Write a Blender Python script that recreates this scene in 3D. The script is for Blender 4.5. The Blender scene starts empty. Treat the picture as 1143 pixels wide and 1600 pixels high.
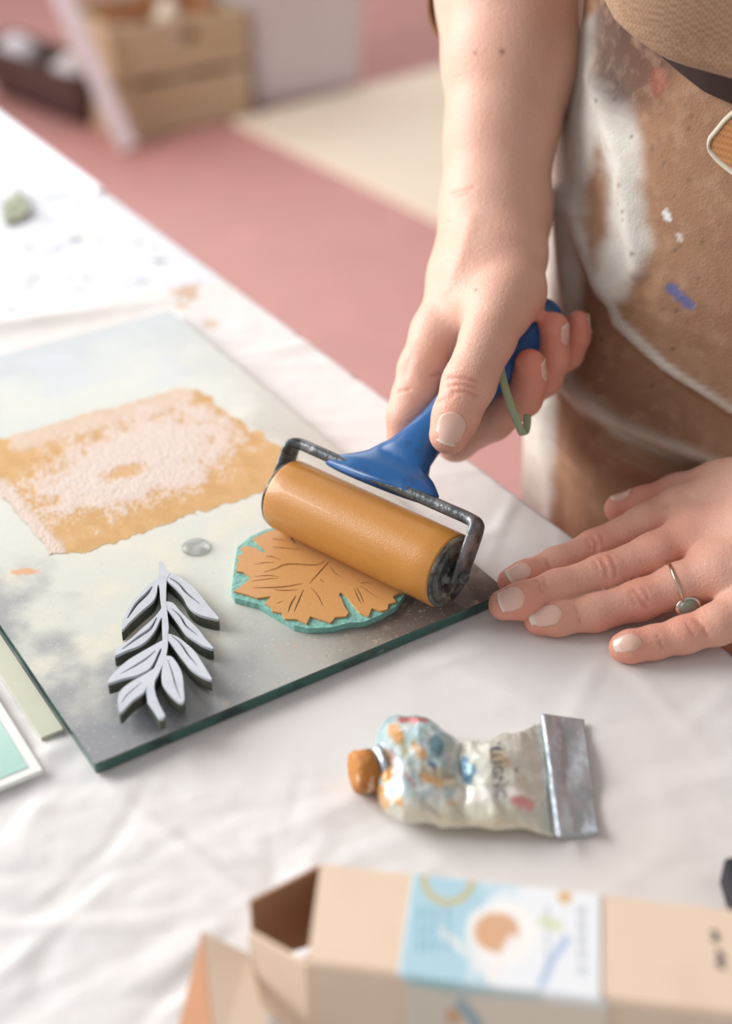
import bpy, bmesh, math, random
import numpy as np
from mathutils import Vector, Matrix

random.seed(4)
rng = np.random.default_rng(7)
SC = bpy.context.scene
COL = SC.collection

# ------------------------------------------------------------------ camera
F = 2130.0                      # focal length in pixels of the 1143x1600 frame
PITCH = math.radians(34.2)
CAMH = 1.137
RV = np.array([1.0, 0, 0])
FW = np.array([0, math.cos(PITCH), -math.sin(PITCH)])
UP = np.array([0, math.sin(PITCH), math.cos(PITCH)])
CC = np.array([0, 0, CAMH])
cam_d = bpy.data.cameras.new('camera')
cam = bpy.data.objects.new('camera', cam_d)
COL.objects.link(cam)
cam.location = (0, 0, CAMH)
cam.rotation_euler = (math.pi / 2 - PITCH, 0, 0)
cam_d.sensor_fit = 'VERTICAL'
cam_d.sensor_height = 36.0
cam_d.lens = F / 1600 * 36.0
cam_d.clip_start = 0.02
cam_d.dof.use_dof = True
cam_d.dof.focus_distance = 0.602
cam_d.dof.aperture_fstop = 3.7
SC.camera = cam

# ------------------------------------------------------------------ light
w = bpy.data.worlds.new('sky')
SC.world = w
w.use_nodes = True
w.node_tree.nodes['Background'].inputs[0].default_value = (0.93, 0.96, 1.0, 1)
w.node_tree.nodes['Background'].inputs[1].default_value = 0.40


def area(name, loc, target, sx, sy, power, col=(1, 1, 1)):
    ld = bpy.data.lights.new(name, 'AREA')
    ld.shape = 'RECTANGLE'
    ld.size, ld.size_y = sx, sy
    ld.energy = power
    ld.color = col
    o = bpy.data.objects.new(name, ld)
    COL.objects.link(o)
    o.location = loc
    d = Vector(target) - Vector(loc)
    o.rotation_euler = d.to_track_quat('-Z', 'Y').to_euler()
    return o


area('window_daylight_left', (-2.32, 1.35, 1.9), (0, 0.6, 0.75), 2.2, 1.6, 108, (1.0, 0.99, 0.98))
area('window_daylight_back', (-0.9, 5.35, 2.6), (0, 0.6, 0.75), 3.0, 2.2, 42, (0.97, 0.985, 1.0))
SC.view_settings.view_transform = 'Standard'
SC.view_settings.look = 'None'
SC.view_settings.gamma = 1
SC.view_settings.use_curve_mapping = False
SC.view_settings.exposure = 0.30


# ------------------------------------------------------------------ helpers
def ray(x, y):
    return RV * ((x - 571.5) / F) + UP * ((800 - y) / F) + FW


def P(x, y, z=0.75):            # point of the horizontal plane z seen at a pixel
    r = ray(x, y)
    return CC + r * ((z - CAMH) / r[2])


def D(x, y, d):                 # point at depth d
    return CC + ray(x, y) * d


def proj(v):
    v = np.asarray(v, float) - CC
    d = v @ FW
    return 571.5 + F * (v @ RV) / d, 800 - F * (v @ UP) / d, d


def lin(c):
    c = np.asarray(c, float) / 255.0
    return np.where(c <= 0.04045, c / 12.92, ((c + 0.055) / 1.055) ** 2.4)


def mat(name, col=(200, 200, 200), rough=0.6, metal=0.0, sss=0.0, spec=0.5, attr=None, coat=0.0,
        noise=None, bump=None, trans=0.0, sheen=0.0, scale_r=(1.0, 0.35, 0.2), ior=1.45, weave=None):
    m = bpy.data.materials.new(name)
    m.use_nodes = True
    nt = m.node_tree
    b = nt.nodes['Principled BSDF']
    b.inputs['Base Color'].default_value = (*lin(col), 1)
    b.inputs['Roughness'].default_value = rough
    b.inputs['Metallic'].default_value = metal
    b.inputs['Specular IOR Level'].default_value = spec
    b.inputs['IOR'].default_value = ior
    b.inputs['Coat Weight'].default_value = coat
    b.inputs['Transmission Weight'].default_value = trans
    b.inputs['Sheen Weight'].default_value = sheen
    if sss:
        b.inputs['Subsurface Weight'].default_value = sss
        b.inputs['Subsurface Radius'].default_value = scale_r
        b.inputs['Subsurface Scale'].default_value = 0.004
    src = None
    tc = nt.nodes.new('ShaderNodeTexCoord')
    if attr:
        a = nt.nodes.new('ShaderNodeAttribute')
        a.attribute_name = attr
        src = a.outputs['Color']
    else:
        a = nt.nodes.new('ShaderNodeRGB')
        a.outputs[0].default_value = (*lin(col), 1)
        src = a.outputs[0]
    for (sc, amount, c2, lo, hi, stretch) in (noise or []):
        mp = nt.nodes.new('ShaderNodeMapping')
        mp.inputs['Scale'].default_value = stretch
        nt.links.new(tc.outputs['Object'], mp.inputs[0])
        n = nt.nodes.new('ShaderNodeTexNoise')
        n.inputs['Scale'].default_value = sc
        n.inputs['Detail'].default_value = 5
        nt.links.new(mp.outputs[0], n.inputs['Vector'])
        mr = nt.nodes.new('ShaderNodeMapRange')
        mr.inputs['From Min'].default_value = lo
        mr.inputs['From Max'].default_value = hi
        mr.inputs['To Max'].default_value = amount
        nt.links.new(n.outputs['Fac'], mr.inputs['Value'])
        mx = nt.nodes.new('ShaderNodeMix')
        mx.data_type = 'RGBA'
        nt.links.new(mr.outputs[0], mx.inputs['Factor'])
        nt.links.new(src, mx.inputs['A'])
        mx.inputs['B'].default_value = (*lin(c2), 1)
        src = mx.outputs['Result']
    if weave:
        ck = nt.nodes.new('ShaderNodeTexChecker')
        ck.inputs['Scale'].default_value = weave[1]
        nt.links.new(tc.outputs['Object'], ck.inputs['Vector'])
        ml = nt.nodes.new('ShaderNodeMath')
        ml.operation = 'MULTIPLY'
        ml.inputs[1].default_value = weave[2]
        nt.links.new(ck.outputs['Fac'], ml.inputs[0])
        mx = nt.nodes.new('ShaderNodeMix')
        mx.data_type = 'RGBA'
        nt.links.new(ml.outputs[0], mx.inputs['Factor'])
        nt.links.new(src, mx.inputs['A'])
        mx.inputs['B'].default_value = (*lin(weave[0]), 1)
        src = mx.outputs['Result']
    nt.links.new(src, b.inputs['Base Color'])
    if bump:
        last = None
        for (kind, sc, st, dist) in bump:
            if kind == 'noise':
                n = nt.nodes.new('ShaderNodeTexNoise')
                n.inputs['Detail'].default_value = 4
                out = n.outputs['Fac']
            elif kind == 'weave':
                n = nt.nodes.new('ShaderNodeTexChecker')
                out = n.outputs['Fac']
            else:
                n = nt.nodes.new('ShaderNodeTexVoronoi')
                out = n.outputs['Distance']
            n.inputs['Scale'].default_value = sc
            nt.links.new(tc.outputs['Object'], n.inputs['Vector'])
            bp = nt.nodes.new('ShaderNodeBump')
            bp.inputs['Strength'].default_value = st
            bp.inputs['Distance'].default_value = dist
            nt.links.new(out, bp.inputs['Height'])
            if last:
                nt.links.new(last.outputs[0], bp.inputs['Normal'])
            last = bp
        nt.links.new(last.outputs[0], b.inputs['Normal'])
    return m


def tag(o, label=None, cat=None, group=None, kind=None):
    if label:
        o['label'] = label
    if cat:
        o['category'] = cat
    if group:
        o['group'] = group
    if kind:
        o['kind'] = kind
    return o


def empty(name, loc, label=None, cat=None):
    o = bpy.data.objects.new(name, None)
    o.empty_display_size = 0.02
    COL.objects.link(o)
    o.location = loc
    return tag(o, label, cat)


def link(name, me, parent=None):
    o = bpy.data.objects.new(name, me)
    COL.objects.link(o)
    if parent is not None:
        o.parent = parent
        off = Vector((0, 0, 0))
        q = parent
        while q is not None:
            off += Vector(q.location)
            q = q.parent
        me.transform(Matrix.Translation(-off))
    return o


def pymesh(name, verts, faces, m, parent=None, smooth=True, cols=None, fm=None, recalc=True):
    me = bpy.data.meshes.new(name)
    me.from_pydata([tuple(map(float, v)) for v in verts], [], [tuple(map(int, f)) for f in faces])
    if recalc:
        bm = bmesh.new()
        bm.from_mesh(me)
        bmesh.ops.recalc_face_normals(bm, faces=bm.faces)
        bm.to_mesh(me)
        bm.free()
    for mm in (m if isinstance(m, (list, tuple)) else [m]):
        me.materials.append(mm)
    if fm is not None:
        me.polygons.foreach_set('material_index', fm)
    if smooth:
        me.polygons.foreach_set('use_smooth', [True] * len(me.polygons))
    if cols is not None:
        a = me.color_attributes.new('Col', 'FLOAT_COLOR', 'POINT')
        c = np.ones((len(verts), 4), np.float32)
        c[:, :3] = cols
        a.data.foreach_set('color', c.ravel())
    me.update()
    return link(name, me, parent)


def bevel(o, wdt, seg=2, ang=30):
    b = o.modifiers.new('bevel', 'BEVEL')
    b.width = wdt
    b.segments = seg
    b.limit_method = 'ANGLE'
    b.angle_limit = math.radians(ang)
    return o


def prism(name, top, z0, m, parent=None, bev=0.0):
    """closed prism from an ordered 3D top outline down to height z0"""
    n = len(top)
    v = [tuple(p) for p in top] + [(p[0], p[1], z0) for p in top]
    f = [tuple(range(n)), tuple(range(2 * n - 1, n - 1, -1))] + [(i, i + n, (i + 1) % n + n, (i + 1) % n) for i in range(n)]
    o = pymesh(name, v, f, m, parent, smooth=False)
    if bev:
        bevel(o, bev)
    return o


def boxm(name, c, ax, half, m, parent=None, bev=0.0):
    """oriented box: centre, three axes (rows), half sizes"""
    c = np.asarray(c, float)
    ax = np.asarray(ax, float)
    v = []
    for sx in (-1, 1):
        for sy in (-1, 1):
            for sz in (-1, 1):
                v.append(c + ax[0] * half[0] * sx + ax[1] * half[1] * sy + ax[2] * half[2] * sz)
    f = [(0, 1, 3, 2), (4, 6, 7, 5), (0, 4, 5, 1), (2, 3, 7, 6), (0, 2, 6, 4), (1, 5, 7, 3)]
    o = pymesh(name, v, f, m, parent, smooth=False)
    if bev:
        bevel(o, bev)
    return o


def catmull(pts, n):
    pts = np.asarray(pts, float)
    q = np.vstack([2 * pts[0] - pts[1], pts, 2 * pts[-1] - pts[-2]])
    out = []
    for i in range(1, len(q) - 2):
        for k in range(n):
            t = k / n
            out.append(0.5 * ((2 * q[i]) + (-q[i - 1] + q[i + 1]) * t + (2 * q[i - 1] - 5 * q[i] + 4 * q[i + 1] - q[i + 2]) * t * t
                              + (-q[i - 1] + 3 * q[i] - 3 * q[i + 1] + q[i + 2]) * t ** 3))
    out.append(q[-2])
    return np.array(out)


def sweep(name, path, wa, wb, side, m, parent=None, seg=16, power=2.0, cols=None):
    """tube along path with half widths wa (along `side`) and wb (across it); superellipse section"""
    path = np.asarray(path, float)
    n = len(path)
    V, Fc = [], []
    for i in range(n):
        t = path[min(i + 1, n - 1)] - path[max(i - 1, 0)]
        t /= np.linalg.norm(t)
        s = np.asarray(side[i] if np.ndim(side) == 2 else side, float)
        s = s - t * (s @ t)
        s /= np.linalg.norm(s)
        u = np.cross(t, s)
        for k in range(seg):
            a = 2 * math.pi * k / seg
            ca, sa = math.cos(a), math.sin(a)
            V.append(path[i] + s * wa[i] * math.copysign(abs(ca) ** (2 / power), ca) + u * wb[i] * math.copysign(abs(sa) ** (2 / power), sa))
    for i in range(n - 1):
        for k in range(seg):
            k2 = (k + 1) % seg
            Fc.append((i * seg + k, i * seg + k2, (i + 1) * seg + k2, (i + 1) * seg + k))
    Fc.append(tuple(range(seg)))
    Fc.append(tuple((n - 1) * seg + k for k in range(seg)))
    return pymesh(name, V, Fc, m, parent, cols=cols)


# numpy value noise -------------------------------------------------
def _h(ix, iy, s):
    h = (ix.astype(np.int64) * 374761393 + iy.astype(np.int64) * 668265263 + s * 2147483647) & 0xffffffff
    h = ((h ^ (h >> 13)) * 1274126177) & 0xffffffff
    return ((h ^ (h >> 16)) & 0xffff) / 65535.0


def vnoise(x, y, s=0):
    x = np.asarray(x, float)
    y = np.asarray(y, float)
    ix, iy = np.floor(x), np.floor(y)
    fx, fy = x - ix, y - iy
    fx = fx * fx * (3 - 2 * fx)
    fy = fy * fy * (3 - 2 * fy)
    a, b = _h(ix, iy, s), _h(ix + 1, iy, s)
    c, d = _h(ix, iy + 1, s), _h(ix + 1, iy + 1, s)
    return (a * (1 - fx) + b * fx) * (1 - fy) + (c * (1 - fx) + d * fx) * fy


def fbm(x, y, s=0, o=5):
    t, amp, tot = 0, 1.0, 0
    for i in range(o):
        t = t + amp * vnoise(np.asarray(x) * 2 ** i + 17 * i, np.asarray(y) * 2 ** i - 9 * i, s + i)
        tot += amp
        amp *= 0.55
    return t / tot


def sst(a, b, x):
    t = np.clip((x - a) / (b - a), 0, 1)
    return t * t * (3 - 2 * t)


def mixc(c, c2, t):
    return c * (1 - t[:, None]) + lin(c2)[None, :] * t[:, None]


def pdist(x, y, pts):
    """distance in the plane from points to a polyline"""
    d = np.full(np.shape(x), 1e9)
    for (ax, ay), (bx, by) in zip(pts[:-1], pts[1:]):
        vx, vy = bx - ax, by - ay
        t = np.clip(((x - ax) * vx + (y - ay) * vy) / (vx * vx + vy * vy), 0, 1)
        d = np.minimum(d, np.hypot(x - ax - t * vx, y - ay - t * vy))
    return d


def inside(x, y, poly):
    r = np.zeros(np.shape(x), bool)
    n = len(poly)
    for i in range(n):
        (x1, y1), (x2, y2) = poly[i], poly[(i + 1) % n]
        if y1 == y2:
            continue
        c = ((y1 > y) != (y2 > y)) & (x < (x2 - x1) * (y - y1) / (y2 - y1) + x1)
        r ^= c
    return r


def vproj(V):
    v = np.asarray(V, float) - CC
    d = v @ FW
    return 571.5 + F * (v @ RV) / d, 800 - F * (v @ UP) / d


def grid_faces(nu, nv):
    i, j = np.meshgrid(np.arange(nu - 1), np.arange(nv - 1), indexing='ij')
    a = (i * nv + j).ravel()
    return np.stack([a, a + nv, a + nv + 1, a + 1], 1)


# ------------------------------------------------------------------ signed-distance modelling of the body
def rcone(p, a, b, r1, r2):
    ba = b - a
    l2 = ba @ ba
    rr = r1 - r2
    a2 = l2 - rr * rr
    pa = p - a
    y = pa @ ba
    z = y - l2
    xx = pa * l2 - y[:, None] * ba
    x2 = (xx * xx).sum(1)
    y2 = y * y * l2
    z2 = z * z * l2
    k = np.sign(rr) * rr * rr * x2
    A = np.sqrt(x2 * a2 / l2) 
    d = (np.sqrt(x2 * a2 / l2 / l2 * 1.0) * 0)
    il2 = 1 / l2
    d3 = (np.sqrt(x2 * a2 * il2) + y * rr) * il2 - r1
    d1 = np.sqrt(np.maximum(x2 + z2, 0)) * il2 - r2
    d2 = np.sqrt(np.maximum(x2 + y2, 0)) * il2 - r1
    c1 = np.sign(z) * a2 * z2 > k
    c2 = np.sign(y) * a2 * y2 < k
    return np.where(c1, d1, np.where(c2, d2, d3))


def smin(a, b, k):
    h = np.maximum(k - np.abs(a - b), 0) / k
    return np.minimum(a, b) - h * h * k * 0.25


def chain(p, js, k=0.004):
    d = None
    for (a, ra), (b, rb) in zip(js[:-1], js[1:]):
        e = rcone(p, a, b, ra, rb)
        d = e if d is None else smin(d, e, k)
    return d


def surface_nets(f, lo, hi, h, coarse=5):
    lo = np.asarray(lo, float)
    hi = np.asarray(hi, float)
    n = (np.ceil((hi - lo) / (h * coarse)).astype(int)) * coarse + 1
    nc = (n - 1) // coarse + 1
    H = h * coarse
    gi = np.stack(np.meshgrid(*[np.arange(k) for k in nc], indexing='ij'), -1).reshape(-1, 3)
    dc = f(lo + gi * H).reshape(nc)
    d = np.full(n, 1.0, np.float32)
    # a block is refined when its corner lies near the surface
    near = np.argwhere(np.abs(dc) < H * 1.9)
    far_in = dc < 0
    blk = np.repeat(np.repeat(np.repeat(far_in, coarse, 0), coarse, 1), coarse, 2)[:n[0], :n[1], :n[2]]
    d[blk] = -1
    off = np.stack(np.meshgrid(*[np.arange(coarse)] * 3, indexing='ij'), -1).reshape(-1, 3)
    for s in range(0, len(near), 4000):
        idx = (near[s:s + 4000, None, :] * coarse + off[None]).reshape(-1, 3)
        idx = idx[(idx < n).all(1)]
        d[idx[:, 0], idx[:, 1], idx[:, 2]] = f(lo + idx * h)
    d[[0, -1]] = 1
    d[:, [0, -1]] = 1
    d[:, :, [0, -1]] = 1
    S = d < 0
    c = np.zeros(np.array(n) - 1, np.int8)
    for a in (0, 1):
        for b in (0, 1):
            for e in (0, 1):
                c += S[a:n[0] - 1 + a, b:n[1] - 1 + b, e:n[2] - 1 + e]
    act = (c > 0) & (c < 8)
    vid = np.full(act.shape, -1, np.int64)
    cells = np.argwhere(act)
    vid[act] = np.arange(len(cells))
    V = lo + (cells + 0.5) * h
    quads = []
    for ax in range(3):
        sl = [slice(1, n[k] - 1) for k in range(3)]
        s0 = list(sl)
        s1 = list(sl)
        s0[ax] = slice(0, n[ax] - 1)
        s1[ax] = slice(1, n[ax])
        A, B = S[tuple(s0)], S[tuple(s1)]
        for flip, msk in ((False, A & ~B), (True, ~A & B)):
            e = np.argwhere(msk)
            if not len(e):
                continue
            for k in range(3):
                if k != ax:
                    e[:, k] += 1
            u, v = (ax + 1) % 3, (ax + 2) % 3
            du = np.zeros(3, int)
            du[u] = 1
            dv = np.zeros(3, int)
            dv[v] = 1
            q = [e - du - dv, e - dv, e, e - du]
            q = np.stack([vid[tuple(k.T)] for k in q], 1)
            quads.append(q[:, ::-1] if flip else q)
    Q = np.vstack(quads)
    for it in range(4):
        dd, g = grad(f, V)
        V = V - g * np.clip(dd, -h, h)[:, None] * 0.9
        if it < 2:
            V = relax(V, Q, 0.5)
    return V, Q


def grad(f, V, e=2e-4):
    d0 = f(V)
    g = np.stack([f(V + np.eye(3)[k] * e) - d0 for k in range(3)], 1) / e
    g /= np.maximum(np.linalg.norm(g, axis=1), 1e-6)[:, None]
    return d0, g


def relax(V, Q, t):
    acc = np.zeros_like(V)
    cnt = np.zeros(len(V))
    for a, b in ((0, 1), (1, 2), (2, 3), (3, 0)):
        np.add.at(acc, Q[:, a], V[Q[:, b]])
        np.add.at(acc, Q[:, b], V[Q[:, a]])
        np.add.at(cnt, Q[:, a], 1)
        np.add.at(cnt, Q[:, b], 1)
    return V * (1 - t) + acc / np.maximum(cnt, 1)[:, None] * t


# ================================================================== materials
M_floor = mat('painted_floor', (192, 140, 134), 0.55, noise=[(1.2, 0.5, (178, 118, 114), 0.35, 0.7, (1, 1, 1)), (9, 0.25, (222, 150, 142), 0.4, 0.75, (1, 1, 1))])
M_wall = mat('wall_plaster', (236, 232, 226), 0.9)
M_mat = mat('pale_mat', (232, 216, 196), 0.8, noise=[(3, 0.5, (214, 192, 168), 0.4, 0.7, (1, 9, 1))])
M_table = mat('table_paint', (216, 218, 224), 0.6, noise=[(60, 0.9, (110, 112, 114), 0.63, 0.70, (1, 1, 1)), (34, 0.6, (158, 164, 166), 0.62, 0.70, (1, 1.6, 1))])
M_white_edge = mat('white_edge', (238, 240, 246), 0.3)
M_paper = mat('newsprint', (232, 226, 222), 0.75, attr='Col', bump=[('noise', 900, 0.12, 0.0004)])
M_res = mat('inked_glass_top', (205, 205, 195), 0.24, attr='Col', spec=0.6, noise=[(700, 0.25, (245, 243, 238), 0.62, 0.7, (1, 1, 1)), (500, 0.3, (92, 86, 78), 0.66, 0.74, (1, 1, 1))], bump=[('noise', 260, 0.10, 0.0006)])
M_gedge = mat('glass_edge', (52, 92, 84), 0.12, spec=0.8, noise=[(45, 0.8, (18, 44, 46), 0.45, 0.6, (1, 1, 1)), (90, 0.7, (150, 160, 140), 0.6, 0.7, (1, 1, 1)), (150, 0.7, (86, 72, 62), 0.6, 0.7, (1, 1, 1))])
M_ochre = mat('mustard_ink', (206, 150, 74), 0.6, attr='Col', bump=[('noise', 900, 0.3, 0.0008)])
M_roller = mat('inked_rubber', (188, 128, 56), 0.34, coat=0.25, spec=0.6, noise=[(30, 0.45, (182, 114, 36), 0.45, 0.7, (1, 1, 1)), (300, 0.4, (130, 84, 34), 0.70, 0.76, (1, 1, 1))], bump=[('noise', 1800, 0.25, 0.0006)])
M_cap = mat('roller_end', (96, 98, 96), 0.32, metal=0.4, noise=[(140, 0.8, (36, 36, 40), 0.48, 0.6, (1, 1, 1)), (90, 0.8, (168, 158, 138), 0.55, 0.66, (1, 1, 1))], bump=[('noise', 260, 0.6, 0.002)])
M_bar = mat('worn_black_steel', (84, 88, 90), 0.30, metal=0.45, noise=[(150, 0.8, (28, 30, 32), 0.50, 0.62, (1, 1, 1)), (80, 0.8, (150, 148, 150), 0.52, 0.68, (1, 1, 1))], bump=[('noise', 500, 0.4, 0.001)])
M_blue = mat('blue_plastic', (30, 84, 140), 0.26, spec=0.5, noise=[(45, 0.7, (104, 140, 172), 0.52, 0.72, (1, 1, 1)), (120, 0.6, (34, 62, 92), 0.58, 0.68, (1, 1, 1))])
M_cord = mat('sage_cord', (158, 172, 140), 0.8, bump=[('noise', 900, 0.5, 0.001)])
M_skin = mat('skin', (226, 182, 160), 0.47, sss=0.35, attr='Col', spec=0.4, noise=[(55, 0.22, (220, 150, 130), 0.45, 0.7, (1, 1, 1))],
             bump=[('noise', 420, 0.22, 0.0010), ('voronoi', 900, 0.25, 0.0006)])
M_nail = mat('nail', (232, 190, 172), 0.22, sss=0.2, attr='Col', coat=0.3)
M_apron = mat('apron_canvas', (150, 112, 84), 0.85, attr='Col', noise=[(14, 0.4, (120, 84, 62), 0.45, 0.7, (1, 1, 1)), (120, 0.3, (176, 146, 120), 0.5, 0.7, (1, 1, 1))],
              bump=[('noise', 60, 0.3, 0.004), ('noise', 900, 0.35, 0.001)])
M_shirt = mat('brown_linen', (166, 134, 106), 0.9, sheen=0.1, weave=((118, 84, 60), 700, .5), noise=[(30, 0.3, (140, 104, 76), 0.4, 0.7, (1, 1, 1))], bump=[('weave', 620, 0.55, 0.0006)])
M_pocket = mat('pocket_canvas', (176, 122, 76), 0.85, weave=((120, 76, 44), 700, .45), bump=[('weave', 620, 0.5, 0.0006)])
M_trim = mat('apron_binding', (196, 186, 166), 0.8)
M_greyface = mat('grey_lino_face', (194, 199, 206), 0.5, noise=[(160, 0.35, (170, 178, 184), 0.45, 0.7, (1, 1, 1))])
M_greyside = mat('grey_lino_side', (84, 82, 74), 0.6, noise=[(120, 0.8, (58, 74, 62), 0.45, 0.6, (1, 1, 1)), (200, 0.6, (132, 110, 94), 0.58, 0.7, (1, 1, 1))])
M_leafface = mat('mustard_inked_face', (202, 148, 88), 0.42, noise=[(2200, 0.35, (228, 190, 150), 0.5, 0.7, (1, 1, 1))], bump=[('noise', 1500, 0.3, 0.0005)])
M_teal = mat('teal_lino', (128, 182, 172), 0.5, noise=[(200, 0.4, (92, 150, 140), 0.5, 0.7, (1, 1, 1))], bump=[('noise', 300, 0.5, 0.002)])
M_card = mat('kraft_card', (234, 208, 184), 0.85, noise=[(40, 0.3, (218, 188, 160), 0.45, 0.7, (1, 1, 1))])
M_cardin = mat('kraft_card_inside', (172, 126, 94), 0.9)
M_label = mat('box_label', (220, 230, 235), 0.5, attr='Col')
M_alu = mat('crumpled_aluminium', (198, 208, 216), 0.36, metal=0.6, noise=[(60, 0.4, (150, 170, 186), 0.5, 0.7, (1, 1, 1))], bump=[('noise', 90, 0.6, 0.003)])
M_tube = mat('painted_tube', (200, 205, 195), 0.25, metal=0.15, attr='Col', coat=0.4, bump=[('noise', 110, 0.6, 0.003)])
M_capx = mat('ochre_crusted_cap', (188, 124, 58), 0.6, noise=[(160, 0.7, (226, 214, 196), 0.58, 0.66, (1, 1, 1)), (90, 0.7, (130, 80, 34), 0.5, 0.7, (1, 1, 1))], bump=[('noise', 300, 0.8, 0.002)])
M_text = mat('label_ink', (70, 76, 84), 0.6)
M_wood = mat('crate_wood', (190, 168, 138), 0.75, noise=[(4, 0.5, (168, 136, 96), 0.4, 0.7, (1, 1, 12))])
M_wooddark = mat('cork_brown', (156, 100, 60), 0.9, noise=[(20, 0.6, (96, 56, 34), 0.45, 0.6, (1, 1, 1))])
M_bin = mat('white_plastic', (212, 204, 208), 0.5)
M_dark = mat('dark_cloth', (44, 44, 50), 0.9)
M_silver = mat('silver', (214, 196, 176), 0.22, metal=1.0)
M_stone = mat('grey_stone', (122, 124, 108), 0.25, coat=0.5)
M_clear = mat('clear_silicone', (236, 238, 236), 0.22, trans=0.8, ior=1.3)
M_mint = mat('mint_film', (178, 214, 204), 0.25, attr='Col')
M_acr = mat('clear_acrylic_edge', (238, 238, 234), 0.15)
M_pale = mat('pale_glass', (206, 206, 186), 0.12, noise=[(60, 0.4, (190, 194, 176), 0.45, 0.7, (1, 1, 1))])
M_gleaf = mat('grey_green_scrap', (136, 144, 116), 0.7, noise=[(90, 0.7, (196, 196, 180), 0.45, 0.6, (1, 1, 1))])

# ================================================================== setting
Z = (0, 0, 1)
floor = pymesh('floor', [(-6, -3, 0), (6, -3, 0), (6, 9, 0), (-6, 9, 0), (-6, -3, -0.1), (6, -3, -0.1), (6, 9, -0.1), (-6, 9, -0.1)],
               [(0, 1, 2, 3), (4, 7, 6, 5), (0, 4, 5, 1), (1, 5, 6, 2), (2, 6, 7, 3), (3, 7, 4, 0)], M_floor, smooth=False)
tag(floor, kind='structure')


def wall_hole(name, o, u, L, Ht, hole, thick, nvec):
    """wall from origin o along u, length L, height Ht with one rectangular opening (u0,u1,z0,z1)"""
    u = np.asarray(u, float)
    nv = np.asarray(nvec, float)
    u0, u1, z0, z1 = hole
    bm = []
    V, Fc = [], []
    for (a, b, c, d) in ((0, u0, 0, Ht), (u1, L, 0, Ht), (u0, u1, 0, z0), (u0, u1, z1, Ht)):
        base = len(V)
        for s in (0, 1):
            for (q, zz) in ((a, c), (b, c), (b, d), (a, d)):
                V.append(np.asarray(o) + u * q + np.array([0, 0, zz]) + nv * thick * s)
        Fc += [tuple(base + k for k in f) for f in ((0, 1, 2, 3), (7, 6, 5, 4), (0, 4, 5, 1), (1, 5, 6, 2), (2, 6, 7, 3), (3, 7, 4, 0))]
    return tag(pymesh(name, V, Fc, M_wall, smooth=False), kind='structure')


def window_frame(name, o, u, hole, nv):
    u = np.asarray(u, float)
    u0, u1, z0, z1 = hole
    V, Fc = [], []
    t = 0.05
    bars = [(u0, u0 + t, z0, z1), (u1 - t, u1, z0, z1), (u0, u1, z0, z0 + t), (u0, u1, z1 - t, z1), ((u0 + u1) / 2 - t / 2, (u0 + u1) / 2 + t / 2, z0, z1)]
    for (a, b, c, d) in bars:
        base = len(V)
        for s in (0.02, 0.07):
            for (q, zz) in ((a, c), (b, c), (b, d), (a, d)):
                V.append(np.asarray(o) + u * q + np.array([0, 0, zz]) + np.asarray(nv) * s)
        Fc += [tuple(base + k for k in f) for f in ((0, 1, 2, 3), (7, 6, 5, 4), (0, 4, 5, 1), (1, 5, 6, 2), (2, 6, 7, 3), (3, 7, 4, 0))]
    return tag(pymesh(name, V, Fc, M_white_edge, smooth=False), kind='structure')


wall_hole('wall_left', (-2.45, -1, 0), (0, 1, 0), 6.5, 3.2, (1.2, 3.5, 0.95, 2.9), 0.15, (-1, 0, 0))
window_frame('window_1', (-2.45, -1, 0), (0, 1, 0), (1.2, 3.5, 0.95, 2.9), (-1, 0, 0))
wall_hole('wall_back', (-2.45, 5.5, 0), (1, 0, 0), 6.5, 4.2, (0.1, 3.1, 1.4, 3.8), 0.15, (0, 1, 0))
tag(pymesh('wall_right', [(2.7, -1, 0), (2.7, 5.5, 0), (2.7, 5.5, 3.2), (2.7, -1, 3.2), (2.85, -1, 0), (2.85, 5.5, 0), (2.85, 5.5, 3.2), (2.85, -1, 3.2)],
           [(0, 1, 2, 3), (4, 7, 6, 5), (0, 4, 5, 1), (1, 5, 6, 2), (2, 6, 7, 3), (3, 7, 4, 0)], M_wall, smooth=False), kind='structure')  # unseen wall, added to dim ambient light from the right
window_frame('window_2', (-2.45, 5.5, 0), (1, 0, 0), (0.1, 3.1, 1.4, 3.8), (0, 1, 0))

# pale mat on the floor
q = [P(362, 196, 0.0), P(700, 108, 0.0), P(1000, 60, 0.0), P(1110, 560, 0.0)]
prism('floor_mat', [(p[0], p[1], 0.015) for p in q], 0.001, M_mat, bev=0.004)
tag(bpy.data.objects['floor_mat'], 'pale cream rectangular mat lying on the pink floor behind the forearm', 'mat')

# table -----------------------------------------------------------
TE0 = P(0, 175)
TE1 = P(890, 830)
tt = (TE0 - TE1) / np.linalg.norm(TE0 - TE1)
tn = np.array([-tt[1], tt[0], 0.0])
tn = tn if tn[0] > 0 else -tn         # outward normal of the table edge
table = empty('table', (TE1[0] - 0.5 * tn[0], TE1[1] - 0.5 * tn[1], 0), 'white painted work table with a raised lip along its long edge', 'table')
tp = [TE1 - tt * 0.75, TE1 + tt * 1.05, TE1 + tt * 1.05 - tn * 1.0, TE1 - tt * 0.75 - tn * 1.0]
prism('table_top', [(p[0], p[1], 0.7485) for p in tp], 0.715, M_table, table, bev=0.002)
lipc = TE1 + tt * 0.80 - tn * 0.005
boxm('lip', (lipc[0], lipc[1], 0.748), [tt, tn, Z], (0.25, 0.0045, 0.0045), M_white_edge, table, bev=0.0028)
for (a, b) in ((-0.65, 0.06), (0.95, 0.06), (-0.65, 0.94), (0.95, 0.94)):
    c = TE1 + tt * a - tn * b
    boxm('leg', (c[0], c[1], 0.3575), [tt, tn, Z], (0.03, 0.03, 0.3575), M_white_edge, table, bev=0.003)

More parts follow.
